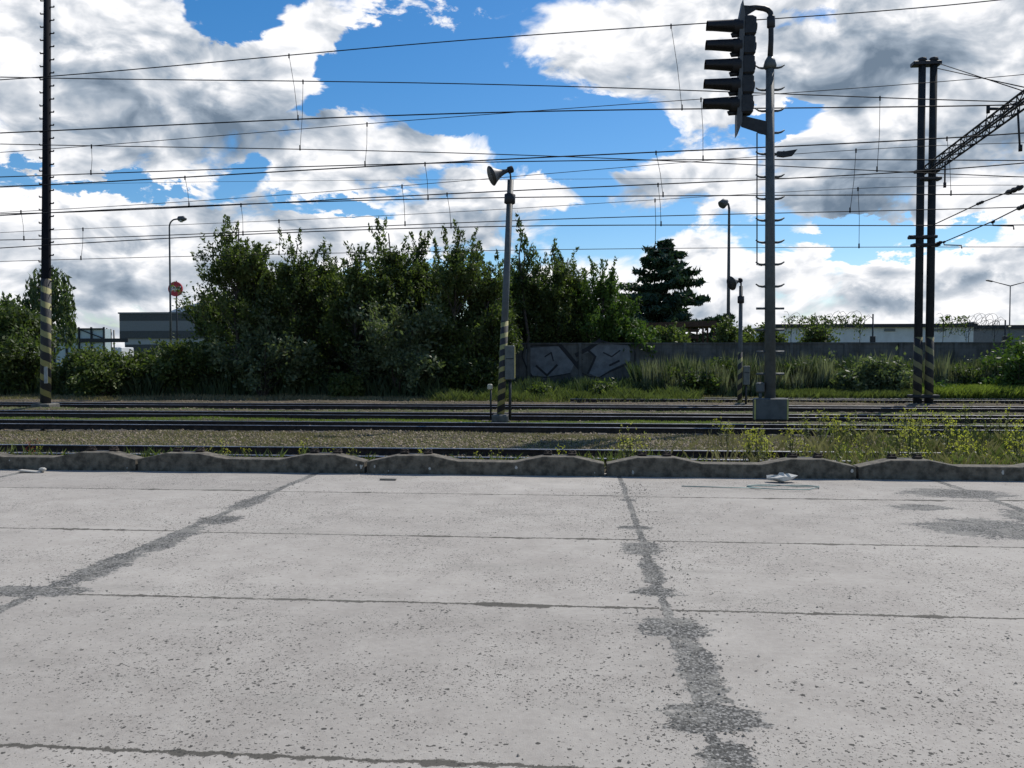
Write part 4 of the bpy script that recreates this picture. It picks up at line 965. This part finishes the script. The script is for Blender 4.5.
# ------------------------------------------------------------------ lamps and sign
def street_lamp(px, ytop, Y, side, lab, arm=12, double=False, r0=.09, rise=.35):
    b = at(px, 360, Y); top = at(px, ytop, Y); h = top.z+.4; w = arm*Y/F
    r = thing('street_lamp', (b.x, Y, -.4), lab, 'street lamp')
    if double:
        MB().tube([(0, 0, 0), (0, 0, h-.5)], [r0, r0*.6], 8).build('pole', M_galv, r)
        for s in (-1, 1):
            MB().tube([(0, 0, h-.55), (s*w, 0, h)], [.06, .045], 6).build('arm', M_galv, r)
            MB().bbox((s*(w+.25), 0, h+.03), (.75, .3, .16), .06, Matrix.Rotation(-s*R(12), 3, 'Y')).build('lamp_head', M_galv, r)
        return r
    pts = [(0, 0, 0), (0, 0, h*.5), (0, 0, h-w*.75)]
    for k in range(1, 7):
        a = PI/2*k/6; pts.append((side*w*.62*(1-math.cos(a)), 0, h-w*.75+w*.72*math.sin(a)))
    pts.append((side*w*.9, 0, h))
    MB().tube(pts, [r0]+[r0*.85]+[r0*.65]*(len(pts)-2), 8).build('pole', M_galv, r)
    hd = MB(); hd.tube([(side*w*.8, 0, h-.02), (side*w*.95, -.02, h), (side*(w*.95+.35), -.05, h+.0), (side*(w*.95+.6), -.05, h-.04)], [.07, .2, .22, .08], 10)
    hd.build('lamp_head', M_galv, r)
    MB().tube([(side*(w*.95+.2), -.05, h-.12), (side*(w*.95+.2), -.05, h-.26)], [.18, .1], 10).build('lens', mat('lamp_lens', (.5, .52, .5), .2), r)
    return r
street_lamp(171, 219, 60, 1, 'curved street lamp in front of the warehouse beside the round red sign', 11)
# lamp with a drum head seen from below
def drum_lamp():
    Y = 56; b = at(728, 360, Y); h = at(728, 201, Y).z+.4
    r = thing('street_lamp', (b.x, Y, -.4), 'tall lamp with round drum head left of the signal mast', 'street lamp')
    MB().tube([(0, 0, 0), (0, 0, h*.55), (0, 0, h-.5), (-.06, 0, h-.2), (-.25, 0, h-.04)], [.13, .11, .08, .07, .06], 8).build('pole', M_galv, r)
    d = MB(); d.tube([(-.12, .08, h+.02), (-.30, -.02, h-.08), (-.52, -.14, h-.28), (-.55, -.16, h-.31)], [.12, .27, .30, .24], 14)
    d.build('lamp_head', M_steel_grey, r)
drum_lamp()
street_lamp(70, 288, 110, 1, 'small distant lamp beside the willow crown', 4)
street_lamp(1009, 281, 95, 1, 'double armed street lamp above the grey building at the right', 17, True)
def red_sign():
    Y = 100; c = at(175.5, 289, Y); rad = 7.6*Y/F
    r = thing('round_sign', (c.x, Y, -.4), 'round red sign with white lettering on a pole above the warehouse', 'sign')
    h = c.z+.4
    MB().tube([(0, .25, 0), (0, .25, h+rad*1.15)], .1, 6).build('pole', M_steel_dark, r)
    MB().tube([(0, -.1, h), (0, .12, h)], [rad, rad], 28, smooth=False).build('disc', mat('red_enamel', (.42, .02, .035), .4, var=.08), r)
    wm = mat('white_enamel', (.75, .75, .76), .4, var=.05); mb = MB()
    def st(pts, w):
        for (x0, z0), (x1, z1) in zip(pts, pts[1:]):
            a = Vector((x0, -.13, z0))*rad; b = Vector((x1, -.13, z1))*rad; a.y = b.y = -.13
            mb.box((a+b)/2+Vector((0, 0, h)), ((b-a).length+w*.6, .05, w), Matrix.Rotation(-math.atan2(b.z-a.z, b.x-a.x), 3, 'Y'))
    w = .16*rad
    st([(-.72, .22), (-.15, .22)], w); st([(-.45, .2), (-.62, -.38)], w); st([(-.5, -.04), (-.2, -.04)], w)
    st([(-.02, .26), (-.0, -.36), (.34, .2), (.38, -.3), (.78, .3)], w)
    mb.build('lettering', wm, r)
red_sign()

# ------------------------------------------------------------------ tall left pole with pegs
def left_pole():
    Y = 31.0; b = at(45.5, 404, Y); top = at(47.5, -60, Y); H = top.z-b.z
    r = thing('catenary_pole', (b.x, Y, b.z-.1), 'very tall tapered pole with climbing pegs and a striped foot at the left', 'pole')
    lean = (top.x-b.x)/H; H += .1
    def ax(z): return Vector((lean*z, 0, z))
    MB().tube([ax(0), ax(H*.3), ax(H)], [.19, .175, .12], 16).build('shaft', mat('pole_paint', (.012, .013, .017), .85, spec=.1, var=.3, scale=3), r)
    zs = at(46, 279, Y).z-b.z+.1
    MB().tube([ax(.02), ax(zs)], [.196, .184], 20).build('painted_band', stripe_mat('yellow_black_band_large', .585, 1), r)
    pg = None; z = 3.7; k = 0
    while z < H:
        s = 1 if k % 2 else -1
        if pg is None: pg = MB().tube([(0, 0, 0), (.14, 0, 0), (.15, 0, .05)], .028, 6).build('climbing_peg', M_steel_dark, r, ax(z)+Vector((s*.15, 0, 0)))
        else: copy_part(pg, r, ax(z)+Vector((s*(.17-.045*z/H), 0, 0)), (0, 0, 0 if s > 0 else PI))
        if k == 0: pg.rotation_euler = (0, 0, PI)
        z += .255; k += 1
    zz = at(46, 375, Y).z-b.z+.1; MB().bbox((.17, -.2, zz), (.15, .03, .66), .01).build('plate', mat('plate_grey', (.33, .34, .33), .6), r)
    MB().bbox((0, 0, .02), (.75, .75, .22), .04).build('footing', M_polec, r)
left_pole()

# ------------------------------------------------------------------ loudspeaker posts
def horn(parent, c, d, L, R0, m):
    c = Vector(c); d = Vector(d).normalized(); pts = []; rr = []
    for u in np.linspace(0, 1, 9): pts.append(c+d*L*u); rr.append(R0*(.2+.8*u**1.9))
    h = MB(); h.tube(pts, rr, 18, cap=False)
    h.tube([c+d*L, c+d*(L+.02), c+d*(L*.97)], [R0, R0*1.05, R0*.93], 18, cap=False)
    ins = [c+d*L*u for u in (1, .8, .55, .3)]; h.tube(ins, [R0*.93, R0*.6, R0*.3, R0*.08], 18, cap=True)
    o = h.build('horn', m, parent)
    dr = MB(); dr.tube([c-d*.30*L, c-d*.27*L, c-d*.03*L, c+d*.02*L], [.18*R0, .36*R0, .36*R0, .2*R0], 14); dr.build('driver', M_black, parent)
    return o
def speaker_post(pxb, yb, pxt, yt, Y, lab, stripes_y, w, pitch, hornL, hornR, box, hd, group='loudspeaker posts'):
    b = at(pxb, yb, Y); t_ = at(pxt, yt, Y); H = t_.z-b.z; lean = (t_.x-b.x)/H
    r = thing('loudspeaker_post', (b.x, Y, b.z-.08), lab, 'loudspeaker post', group); H += .08
    def ax(z): return Vector((lean*z, 0, z))
    MB().tube([ax(0), ax(H)], [w, w*.85], 12).build('shaft', M_steel_grey, r)
    zs = at(pxb, stripes_y, Y).z-b.z+.08
    MB().tube([ax(.18), ax(zs)], [w+.006, w+.004], 16).build('painted_band', stripe_mat('yellow_black_band_'+str(int(pitch*1000)), pitch, -1), r)
    MB().bbox(ax(.04)+Vector((0, 0, 0)), (w*4.5, w*4.5, .25), .04).build('footing', M_polec, r)
    MB().tube([ax(H-.75), ax(H-.72), ax(H-.45), ax(H-.42)], [w*1.0, w*1.5, w*1.5, w*1.0], 12).build('collar', M_steel_dark, r)
    top = ax(H)
    yk = MB(); piv = top+Vector((-.03, 0, .42*hornL+.06))
    for s in (-.05, .05): yk.tube([top+Vector((0, s, -.1)), top+Vector((.0, s*1.6, .12)), piv+Vector((0, s*1.4, 0))], .022, 6)
    yk.build('bracket', M_steel_dark, r)
    horn(r, piv+Vector((-.05, 0, 0)), hd, hornL, hornR, mat('horn_grey', (.04, .045, .045), .5, var=.3))
    if box:
        bx, by0, by1, bw = box; zt, zb_ = at(bx, by0, Y).z-b.z, at(bx, by1, Y).z-b.z; xo = at(bx, by1, Y).x-b.x
        bb = MB().bbox((xo, -.05, (zt+zb_)/2), (bw, .22, zt-zb_), .02).build('cabinet', mat('cabinet_grey', (.13, .14, .13), .6), r)
        MB().box((xo+bw/2+.006, -.05, (zt+zb_)/2), (.01, .14, (zt-zb_)*.9)).build('yellow_edge', mat('yellow_paint', (.45, .42, .14), .6), r)
        MB().box((xo, -.163, (zt+zb_)/2+.12), (bw*.8, .008, .03)).build('cabinet_seam', M_black, r)
        MB().tube([(xo, -.02, 0), (xo, -.02, zb_)], .045, 8).build('cable_pipe', M_steel_dark, r)
    return r, b
sp, spb = speaker_post(500.5, 417, 510.5, 180, 25.6, 'tall loudspeaker post with grey horn and leaning shaft in the middle', 321, .115, .345, .56, .30, (510, 343, 377, .30), (-1, -.45, -.42))
# little yellow marker beside the post
m1 = thing('marker_peg', (spb.x-.3, 25.5, spb.z-.05), 'low pale marker peg left of the middle loudspeaker post', 'marker')
MB().tube([(0, 0, 0), (.01, 0, .95)], .03, 6).build('stake', M_steel_dark, m1); MB().bbox((-.02, 0, 1.0), (.16, .12, .18), .03).build('cap', mat('cream_cap', (.45, .43, .33), .6), m1)
def rope_mound():
    pass
sp2, spb2 = speaker_post(739.5, 405, 741, 286, 36, 'short dark loudspeaker post with striped foot left of the signal mast', 352, .095, .44, .40, .30, (746, 364, 383, .26), (-1, -.5, -.35))

# ------------------------------------------------------------------ signal mast
def signal():
    Y = 25.9; b = at(770, 420, Y); root = thing('railway_signal', (b.x, Y, b.z), 'tall grey signal mast with five black hooded lamps and ladder rungs', 'railway signal')
    def L(px, py, dy=0): p = at(px, py, Y+dy); return Vector((p.x-b.x, dy, p.z-b.z))
    p68 = L(770, 66); 
    MB().tube([(0, 0, 0), L(770, 240), p68], [.175, .15, .125], 16).build('mast', M_steel_grey, root)
    MB().tube([L(770, 69), L(770, 66), L(770, 61), L(770, 57)], [.15, .20, .16, .09], 14).build('collar', M_steel_grey, root)
    pp = [L(770, 60), L(771, 40), L(771, 18), L(770.5, 13), L(768, 10), L(764, 8.5), L(756, 7.5), L(749, 8)]
    MB().tube(pp, [.085, .08, .08, .085, .085, .085, .075, .07], 10).build('top_pipe', M_steel_dark, root)
    MB().tube([L(771, 28), L(771, 27), L(771, 17), L(771, 16)], [.09, .125, .125, .09], 12).build('pipe_joint', M_steel_dark, root)
    # bracket at the top fixing
    t1 = MB(); a = L(750, 7); t1.add([L(756, 6, -.06), L(742, 5, -.06), L(742, 14, -.06), L(746, 16, -.06), L(756, 10, -.06), L(756, 6, .06), L(742, 5, .06), L(742, 14, .06), L(746, 16, .06), L(756, 10, .06)],
        [(0, 1, 2, 3, 4), (9, 8, 7, 6, 5), (0, 5, 6, 1), (1, 6, 7, 2), (2, 7, 8, 3), (3, 8, 9, 4), (4, 9, 5, 0)]); t1.build('top_bracket', M_steel_dark, root)
    t1 = MB(); q = [(770, 122), (770, 137), (762, 134), (741, 127), (741, 115)]
    t1.add([L(x, y, -.07) for x, y in q]+[L(x, y, .07) for x, y in q], [(0, 1, 2, 3, 4), (9, 8, 7, 6, 5)]+[(i, i+5, (i+1) % 5+5, (i+1) % 5) for i in range(5)]); t1.build('lower_arm', M_steel_dark, root)
    # background board: thin plate facing left along the track, tall octagon with pointed ends
    tb = L(743.5, 1.5); bb = L(736.5, 136)
    q = [L(742, 1.5), L(738.2, 20), L(739.0, 60), L(736.0, 118), L(736, 137), L(741, 124), L(742.0, 60), L(744.5, 20)]; n = len(q)
    MB().add([v+Vector((0, -.19, 0)) for v in q]+[v+Vector((0, .19, 0)) for v in q], [tuple(range(n)), tuple(range(2*n-1, n-1, -1))]+[(i, i+n, (i+1) % n+n, (i+1) % n) for i in range(n)]).build('background_board', mat('board_pale', (.085, .09, .095), .6, var=.1), root)
    # housings
    hb = MB()
    for k in range(5):
        c = L(748.8-k*.8, 27+k*19.5); hb.bbox((c.x, 0, c.z), (.40, .42, .60), .06); hb.tube([(c.x+.19, 0, c.z), (c.x+.235, 0, c.z)], [.16, .13], 14)
    hb.build('lamp_housing', M_steel_dark, root)
    lens = mat('dark_lens', (.03, .03, .035), .1)
    for k in range(5):
        c = L(742-k*.9, 27+k*19.5); Lh = 1.06; z = c.z
        # long cut-away hood
        nn = 16; vs = []; fs = []; mb = MB()
        for (u, rt, drop) in ((0, .235, 1.0), (.22, .235, 1.0), (.25, .225, .62), (1, .215, .12)):
            for i in range(nn+1):
                a = PI*(-.5) + 2*PI*i/nn if False else 2*PI*i/nn
                yy = math.sin(a)*rt; zz = math.cos(a)*rt
                if zz < 0: zz = zz*drop
                vs.append((c.x-Lh*u, yy, z+zz))
        for j in range(3):
            for i in range(nn): fs.append((j*(nn+1)+i, j*(nn+1)+i+1, (j+1)*(nn+1)+i+1, (j+1)*(nn+1)+i))
        mb.add(vs, fs, 0, True)
        mb.tube([(c.x-.02, 0, z-.235), (c.x-.28, 0, z-.25), (c.x-.30, 0, z-.18)], [.07, .07, .05], 8)
        mb.build('lamp_hood', M_black, root)
        MB().tube([(c.x-.03, 0, z), (c.x-.06, 0, z)], [.19, .17], 16).build('lens', lens, root)
    # rungs
    rg = None
    ys = [68, 90, 111, 133, 154, 177, 199, 220.5, 242.5, 264.5, 286.5, 308.5, 330, 352, 374]
    for k, yy in enumerate(ys):
        p = L(770, yy); curved = k < 11
        m = MB()
        for s in (-1, 1):
            if curved: m.tube([(0, 0, 0), (s*.24, 0, 0), (s*.34, 0, .02), (s*.43, 0, .08)], [.038, .038, .03, .022], 6)
            else: m.tube([(0, -.02, 0), (s*.42, -.02, 0)], .036, 6)
        if k in (0, 11): rg = m.build('rung', M_steel_grey, root, p)
        else: copy_part(rg, root, p)
    cp = MB(); a, c = L(757, 133), L(757, 265); cp.tube([a+Vector((.3, 0, 0)), a, c, c+Vector((.15, 0, -.02))], .02, 6); cp.build('conduit', M_galv, root)
    w = MB(); a = L(777, 154); q = [(0, .07), (.2, .06), (.60, .12), (.46, -.06), (.2, -.10), (0, -.07)]
    w.add([(a.x+x, -.07, a.z+z) for x, z in q]+[(a.x+x, .07, a.z+z) for x, z in q], [tuple(range(5, -1, -1)), tuple(range(6, 12))]+[(i, (i+1) % 6, (i+1) % 6+6, i+6) for i in range(6)]); w.build('side_lamp', M_steel_dark, root)
    # foot boxes
    fb = MB(); a = L(769, 408.5); fb.bbox((a.x, -.2, a.z), (1.0, .42, .66), .03); fb.build('foot_cabinet', M_steel_grey, root)
    for px in (753.5, 786): 
        a = L(px, 409, -.2); MB().box((a.x, -.415, a.z), (.045, .01, .62)).build('warning_edge', MATS['yellow_paint'], root)
    a = L(760, 388); MB().bbox((a.x, -.05, a.z+.02), (.24, .22, .32), .04).build('junction_box', M_steel_grey, root)
    a = L(760, 396); MB().tube([(a.x, -.05, a.z-.1), (a.x, -.05, a.z+.15)], .05, 8).build('box_stem', M_steel_grey, root)
signal()

# ------------------------------------------------------------------ twin poles + gantry
def gantry():
    Y = 36.4; b = at(923, 404, Y); top = at(923, 60, Y); H = top.z-b.z
    def twin(loc, lab, g=None):
        r = thing('twin_pole', loc, lab, 'pole', 'twin gantry poles')
        for s in (-1, 1):
            MB().tube([(s*.235, 0, 0), (s*.235, 0, H*.45), (s*.235, 0, H)], [.172, .160, .145], 14).build('shaft', mat('pole_steel', (.026, .029, .032), .75, spec=.15, var=.25, scale=3), r)
        return r
    r = twin((b.x, Y, b.z-.05), 'pair of tall steel poles with faded striped feet at the right')
    zs = at(923, 337, Y).z-b.z+.05
    st = stripe_mat('faded_band', .62, 1, (.19, .17, .075), (.014, .014, .016), .3)
    for s in (-1, 1):
        MB().tube([(0, 0, .05), (0, 0, zs)], [.178, .172], 18).build('painted_band', st, r, (s*.235, 0, 0))
        MB().tube([(s*.235, 0, H-.02), (s*.235, 0, H+.12)], [.19, .17], 14).build('cap', M_steel_dark, r)
    MB().bbox((-.08, 0, H-.12), (1.15, .42, .16), .02).build('top_clamp', M_steel_dark, r)
    for py, xo, wd in ((170, .02, .95), (178, .12, .9), (236, -.12, 1.1), (244, 0, 1.1), (395, 0, 1.2)):
        z = at(923, py, Y).z-b.z; MB().bbox((xo, 0, z), (wd, .42, .13), .02).build('cross_clamp', M_steel_dark, r)
    z = at(910, 236, Y).z-b.z; MB().tube([(-.45, -.1, z), (-.72, -.1, z-.02)], [.07, .09], 8).build('insulator', M_black, r)
    MB().bbox((0, 0, -.05), (1.3, .9, .25), .05).build('footing', M_polec, r)
    # beam towards the camera
    A = at(929, 170, Y); z = A.z
    # end of the beam: same height, found where it leaves the frame
    y1 = (z-EYE)*F/(360-109)*1.02; Bp = at(1024, 109, y1); B = Vector((Bp.x, y1, z)); d = (B-A); d.z = 0; Lb = (A.y-14.5)/abs(d.y)*d.length; d.normalize()
    E = A+d*Lb
    g = thing('gantry_beam', (A.x, A.y, A.z), 'lattice gantry beam reaching from the twin poles out over the tracks', 'gantry')
    side = Vector((-d.y, d.x, 0)); w, h = .16, .17
    def pt(s, u, v): return d*s+side*u*w+Vector((0, 0, v*h))
    for u in (-1, 1):
        for v in (-1, 1):
            MB().tube([pt(-.3, u, v), pt(Lb, u, v)], .045, 4, smooth=False).build('chord', M_steel_dark, g)
    mb = MB(); n = int(Lb/.62)
    for i in range(n):
        s0, s1 = Lb*i/n, Lb*(i+1)/n; f = 1 if i % 2 else -1
        for u in (-1, 1): mb.tube([pt(s0, u, -f), pt(s1, u, f)], .018, 4, smooth=False, cap=False)
        for v in (-1, 1): mb.tube([pt(s0, -f, v), pt(s1, f, v)], .020, 4, smooth=False, cap=False)
        mb.tube([pt(s0, -1, -1), pt(s0, -1, 1)], .018, 4, cap=False); mb.tube([pt(s0, 1, -1), pt(s0, 1, 1)], .018, 4, cap=False)
    mb.build('lattice', M_steel_dark, g)
    # the far twin pole carrying the other end (outside the picture)
    r2 = copy_tree(r, 'pair of steel poles at the near end of the gantry, outside the picture', (E.x, E.y, GZ), math.atan2(d.y, d.x)+PI/2, 1, 'twin gantry poles')
    def on(px):   # point on the beam axis seen at column px
        best = min((abs((lambda p: 512+F*((p-Vector((0, 0, EYE))).dot(_r))/((p-Vector((0, 0, EYE))).dot(_f)))(A+d*s)-px), s) for s in np.linspace(0, Lb, 400))[1]
        return best
    s = on(1000); MB().tube([pt(s, 1, 1)+Vector((-.55, 0, .12)), pt(s, 1, 1)+Vector((.25, 0, .12))], .05, 6).build('hanger_arm', M_steel_dark, g)
    mb = MB(); p = pt(s, 1, 1)+Vector((-.55, 0, .12)); mb.tube([p+Vector((0, 0, .1)), p+Vector((0, 0, -.14))], .06, 8); mb.tube([p, p+Vector((-.12, 0, -.7))], .012, 4); mb.build('insulator', M_black, g)
    for px, dz in ((1018, 1.15), (945, .85)):
        s = on(px); p = pt(s, 0, -1); MB().tube([p, p+Vector((.08 if px > 1000 else .0, 0, -dz))], .035, 6).build('drop_rod', M_steel_dark, g)
        MB().tube([p+Vector((.1 if px > 1000 else .0, 0, -dz+.05)), p+Vector((.1 if px > 1000 else .0, 0, -dz-.15))], .06, 8).build('insulator', M_black, g)
    # guy wires top of poles -> beam
    gw = MB(); t0 = Vector((b.x+.4, Y, top.z-.15)); s = on(1024)
    for k in (0, 1):
        e = A+pt(s+.3*k, 0, 1)+Vector((0, 0, .1)); gw.tube([t0-Vector((0, 0, .22*k)), e], .018, 4)
    o = shift(gw, t0).build('stay_cable', M_wire, None, t0); tag(o, 'pair of stay cables from the twin pole tops down to the gantry beam', 'cable')
    # cross-span wires with insulators and steady arms
    for (y0, pts, lab) in ((225, [(933, 225), (980, 203), (1015, 189.5), (1040, 182)], 'upper cross span wire right of the twin poles'), (244, [(933, 244), (944, 242), (991, 222), (1024, 205.5), (1050, 196)], 'lower cross span wire with steady arms right of the twin poles')):
        P = []
        z0 = at(933, y0, Y).z
        for (px, py) in pts:
            yd = (z0-EYE)*F/(360-py); yd = yd/(1-math.tan(YAW)*(px-512)/F*-1) if False else yd
            # solve depth so that height equals z0
            q = at(px, py, 1.0); s_ = (z0-EYE)/(q.z-EYE) if abs(q.z-EYE) > 1e-6 else 30
            P.append(Vector(((q.x)*s_, s_, z0)))
        last = P[-1]+(P[-1]-P[-2]).normalized()*6
        root = thing('cross_span_wire', P[0], lab, 'overhead wire', 'cross span wires'); c = P[0]
        MB().tube([p-c for p in P]+[last-c], .022, 5).build('wire', M_wire, root)
        def seg(px, py, Lw, rad, nm):
            q = at(px, py, 1.0); s_ = (z0-EYE)/(q.z-EYE); p = Vector((q.x*s_, s_, z0))-c; dd = (P[-1]-P[0]).normalized()*Lw
            pts_ = []; rr = []
            for i in range(7): pts_.append(p-dd*.5+dd*i/6); rr.append(rad*(1 if i % 2 else .65))
            MB().tube(pts_, rr, 8).build(nm, M_black, root); return p
        if y0 == 225:
            seg(1014, 190, 1.0, .10, 'insulator'); seg(980, 203, .5, .06, 'clamp')
        else:
            seg(938, 243.5, .8, .08, 'insulator'); seg(1022, 207, .6, .08, 'insulator')
            for px, py in ((944, 242), (993, 222)):
                p = seg(px, py, .2, .05, 'clamp'); MB().tube([p, p+Vector((0, 0, -.12)), p+Vector((.7, 0, -.15)), p+Vector((.72, 0, -.28))], .028, 5).build('steady_arm', M_steel_dark, root)
gantry()

# ------------------------------------------------------------------ overhead lines
def poly(points, xs):
    px = [p[0] for p in points]; py = [p[1] for p in points]
    deg = min(4, len(px)-1); k = np.polyfit((np.array(px)-512)/512, py, deg)
    fit = np.polyval(k, (np.clip(xs, px[0], px[-1])-512)/512)
    s0 = (np.polyval(k, (px[0]+8-512)/512)-np.polyval(k, (px[0]-512)/512))/8; s1 = (np.polyval(k, (px[-1]-512)/512)-np.polyval(k, (px[-1]-8-512)/512))/8
    return fit+np.minimum(xs-px[0], 0)*s0+np.maximum(xs-px[-1], 0)*s1
def overhead(Y, mess, cont, drops, lab, rm=.018, rc=.018):
    xs = np.linspace(-130, 1150, 50)
    root = None
    for nm, pts, rad in (('messenger_wire', mess, rm), ('contact_wire', cont, rc)):
        if pts is None: continue
        ys = poly(pts, xs); P = [at(a, c, Y) for a, c in zip(xs, ys)]
        if root is None: root = thing('overhead_line', P[0], lab, 'overhead wire', 'overhead lines above the tracks'); c0 = P[0]
        MB().tube([p-c0 for p in P], rad*.88, 5, cap=False).build(nm, M_wire, root)
    for (x0, x1) in drops:
        a = at(x0, poly(mess, np.array([x0]))[0], Y)-c0; b = at(x1, poly(cont, np.array([x1]))[0], Y)-c0
        mb = MB(); mb.tube([a, (a+b)/2+Vector((.03, 0, 0)), b], .006*Y/20, 4); mb.tube([a+Vector((0, 0, .05)), a-Vector((0, 0, .10))], .018*Y/20, 5); mb.tube([b-Vector((0, 0, .04)), b+Vector((0, 0, .14))], .018*Y/20, 5)
        mb.build('dropper', M_wire, root)
overhead(27.0, [(0, 80), (50, 76), (200, 63.5), (400, 45.5), (600, 30), (800, 17), (1024, -3)], [(0, 133), (200, 123.5), (400, 115.5), (600, 110), (800, 108), (1024, 104.5)], [(289, 298), (671, 682)], 'highest overhead line, rising steeply to the upper right', .020, .024)
overhead(27.8, [(0, 77), (100, 79), (200, 80), (400, 82.5), (600, 87.5), (800, 94.5), (1024, 102)], [(0, 144), (200, 147.5), (400, 151.5), (600, 158), (800, 167), (1024, 177)], [(303, 300), (880, 877)], 'overhead line falling gently to the right below the highest wire', .020, .018)
overhead(28.4, [(0, 152), (100, 146), (200, 137), (400, 120.5), (600, 106.5), (800, 93), (920, 82), (1024, 75)], [(0, 177), (200, 170), (400, 164), (600, 160.5), (800, 159.5), (1024, 160.5)], [(91.5, 91), (367, 365), (701, 703)], 'overhead line whose thin top wire crosses upward behind the signal head', .014, .021)
overhead(29.2, [(0, 187), (200, 176.5), (400, 164.5), (600, 155), (800, 145.5), (1024, 133)], [(0, 215.5), (200, 206), (400, 199), (600, 197), (800, 195), (1024, 194)], [(185, 189), (425, 428), (656, 663), (947, 951)], 'thick overhead line passing just above the loudspeaker horn', .026, .022)
overhead(30.0, [(0, 212.5), (200, 201), (400, 185.5), (600, 169.5), (785, 155), (920, 146), (1024, 143)], [(0, 240), (200, 234), (400, 225), (600, 218), (800, 212.5), (1024, 207)], [(21, 24), (402, 405), (856, 850)], 'thin overhead line crossing behind the loudspeaker horn', .013, .019)
overhead(30.4, [(0, 214), (200, 206.5), (400, 196.5), (600, 186.5), (800, 178), (920, 171), (1024, 163)], [(0, 248), (200, 237), (400, 228), (600, 226), (800, 225), (1024, 225)], [(241, 243), (447, 451), (658, 661)], 'overhead line just above the tree tops', .024, .022)
overhead(32.4, [(0, 232.5), (200, 224.5), (400, 214), (600, 203), (700, 198), (860, 189), (940, 184), (1024, 186)], [(0, 261.5), (200, 256), (400, 252), (600, 249), (800, 247.5), (1024, 247)], [(83, 81), (279, 279), (655, 655), (858, 859)], 'lowest overhead line, its bottom wire brushing the tree tops', .012, .015)
overhead(31.5, [(0, 186), (200, 182), (400, 180), (600, 179), (800, 178), (1024, 177)], None, [], 'single faint wire level with the loudspeaker horn', .008)

# ------------------------------------------------------------------ litter on the pavement
def litter():
    Y = 10.55; c = at(785, 486, Y); c.z = .012
    mb = MB(); pts = []
    for i in range(60):
        a = 2*PI*i/59*1.6; rx = .42+.05*math.sin(3*a); pts.append((rx*math.cos(a)-.05, .17*math.sin(a)+.03*math.sin(2.3*a), .008+.01*abs(math.sin(a*1.7))))
    pts += [(-.9, .0, .006), (-1.3, .05, .005)]
    o = (mb.tube(pts, .006, 5)).build('cable_loop', mat('teal_cable', (.12, .22, .21), .5), None, (c.x, 10.4, .004)); tag(o, 'loose loop of thin teal cable on the pavement below the signal mast', 'cable')
    r = random.Random(3); n = 9; vs = []; fs = []
    for j in range(6):
        for i in range(n):
            a = 2*PI*i/n; k = math.sin(PI*(j+.4)/6); vs.append((.17*k*math.cos(a)*r.uniform(.5, 1.3), .09*k*math.sin(a)*r.uniform(.5, 1.3), .005+.11*(j/5)*r.uniform(.4, 1.3)))
    for j in range(5):
        for i in range(n): fs.append((j*n+i, j*n+(i+1) % n, (j+1)*n+(i+1) % n, (j+1)*n+i))
    fs.append(tuple(5*n+i for i in range(n)))
    o = MB().add(vs, fs).build('crumpled_bag', mat('pale_plastic', (.55, .53, .48), .6, var=.3), None, (c.x+.05, 10.95, 0)); tag(o, 'crumpled pale plastic bag lying against the kerb below the signal mast', 'litter')
    a = at(389, 482, 10.75); mb = MB().bbox((0, 0, .012), (.22, .05, .022), .005); o = mb.build('wood_scrap', mat('grey_wood', (.22, .2, .17), .9), None, (a.x, 10.7, .002)); tag(o, 'small grey wood scrap on the pavement near the kerb in the middle', 'litter')
    a = at(30, 470, 11); mb = MB().bbox((0, 0, .02), (.34, .10, .02), .008, Matrix.Rotation(R(4), 3, 'Y')); mb.bbox((.16, .02, .045), (.09, .07, .05), .015); o = mb.build('board_scrap', mat('pale_board', (.42, .40, .36), .9), None, (a.x, 11.02, .0)); tag(o, 'pale broken board piece against the kerb at the left', 'litter')
litter()
def grit():
    n = 2600
    jx = rng.choice([.58, -3.68, 4.6], n, p=[.55, .3, .15]); y = np.where(jx < 0, rng.uniform(5.0, 10.5, n), rng.uniform(3.0, 10.8, n))
    x = jx+rng.normal(0, .16, n); far = rng.random(n) < .25; x = np.where(far, x+rng.normal(0, 1.2, n), x)
    s_ = rng.uniform(.003, .009, n)
    octa = np.array([(1, 0, 0), (0, 1, 0), (-1, 0, 0), (0, -1, 0), (0, 0, 1), (0, 0, -.2)], float)
    V = octa[None]*s_[:, None, None]*rng.uniform(.6, 1.4, (n, 6, 1))
    V = V+np.stack([x, y, np.full(n, .001)], 1)[:, None, :]
    tri = np.array([(0, 1, 4), (1, 2, 4), (2, 3, 4), (3, 0, 4)])
    me = bpy.data.meshes.new('grit'); me.vertices.add(n*6); me.vertices.foreach_set('co', V.astype(np.float32).ravel())
    T = (tri[None]+(np.arange(n)*6)[:, None, None]).reshape(-1, 3)
    me.loops.add(T.size); me.loops.foreach_set('vertex_index', T.ravel().astype(np.int32))
    me.polygons.add(len(T)); me.polygons.foreach_set('loop_start', np.arange(0, T.size, 3, dtype=np.int32)); me.update(calc_edges=True)
    me.materials.append(mat('grit_stone', (.16, .155, .14), .9, var=.6, scale=30))
    o = bpy.data.objects.new('grit', me); COL.objects.link(o); tag(o, 'loose grit and tiny stones along the broken pavement joints', 'grit', kind='stuff')
grit()
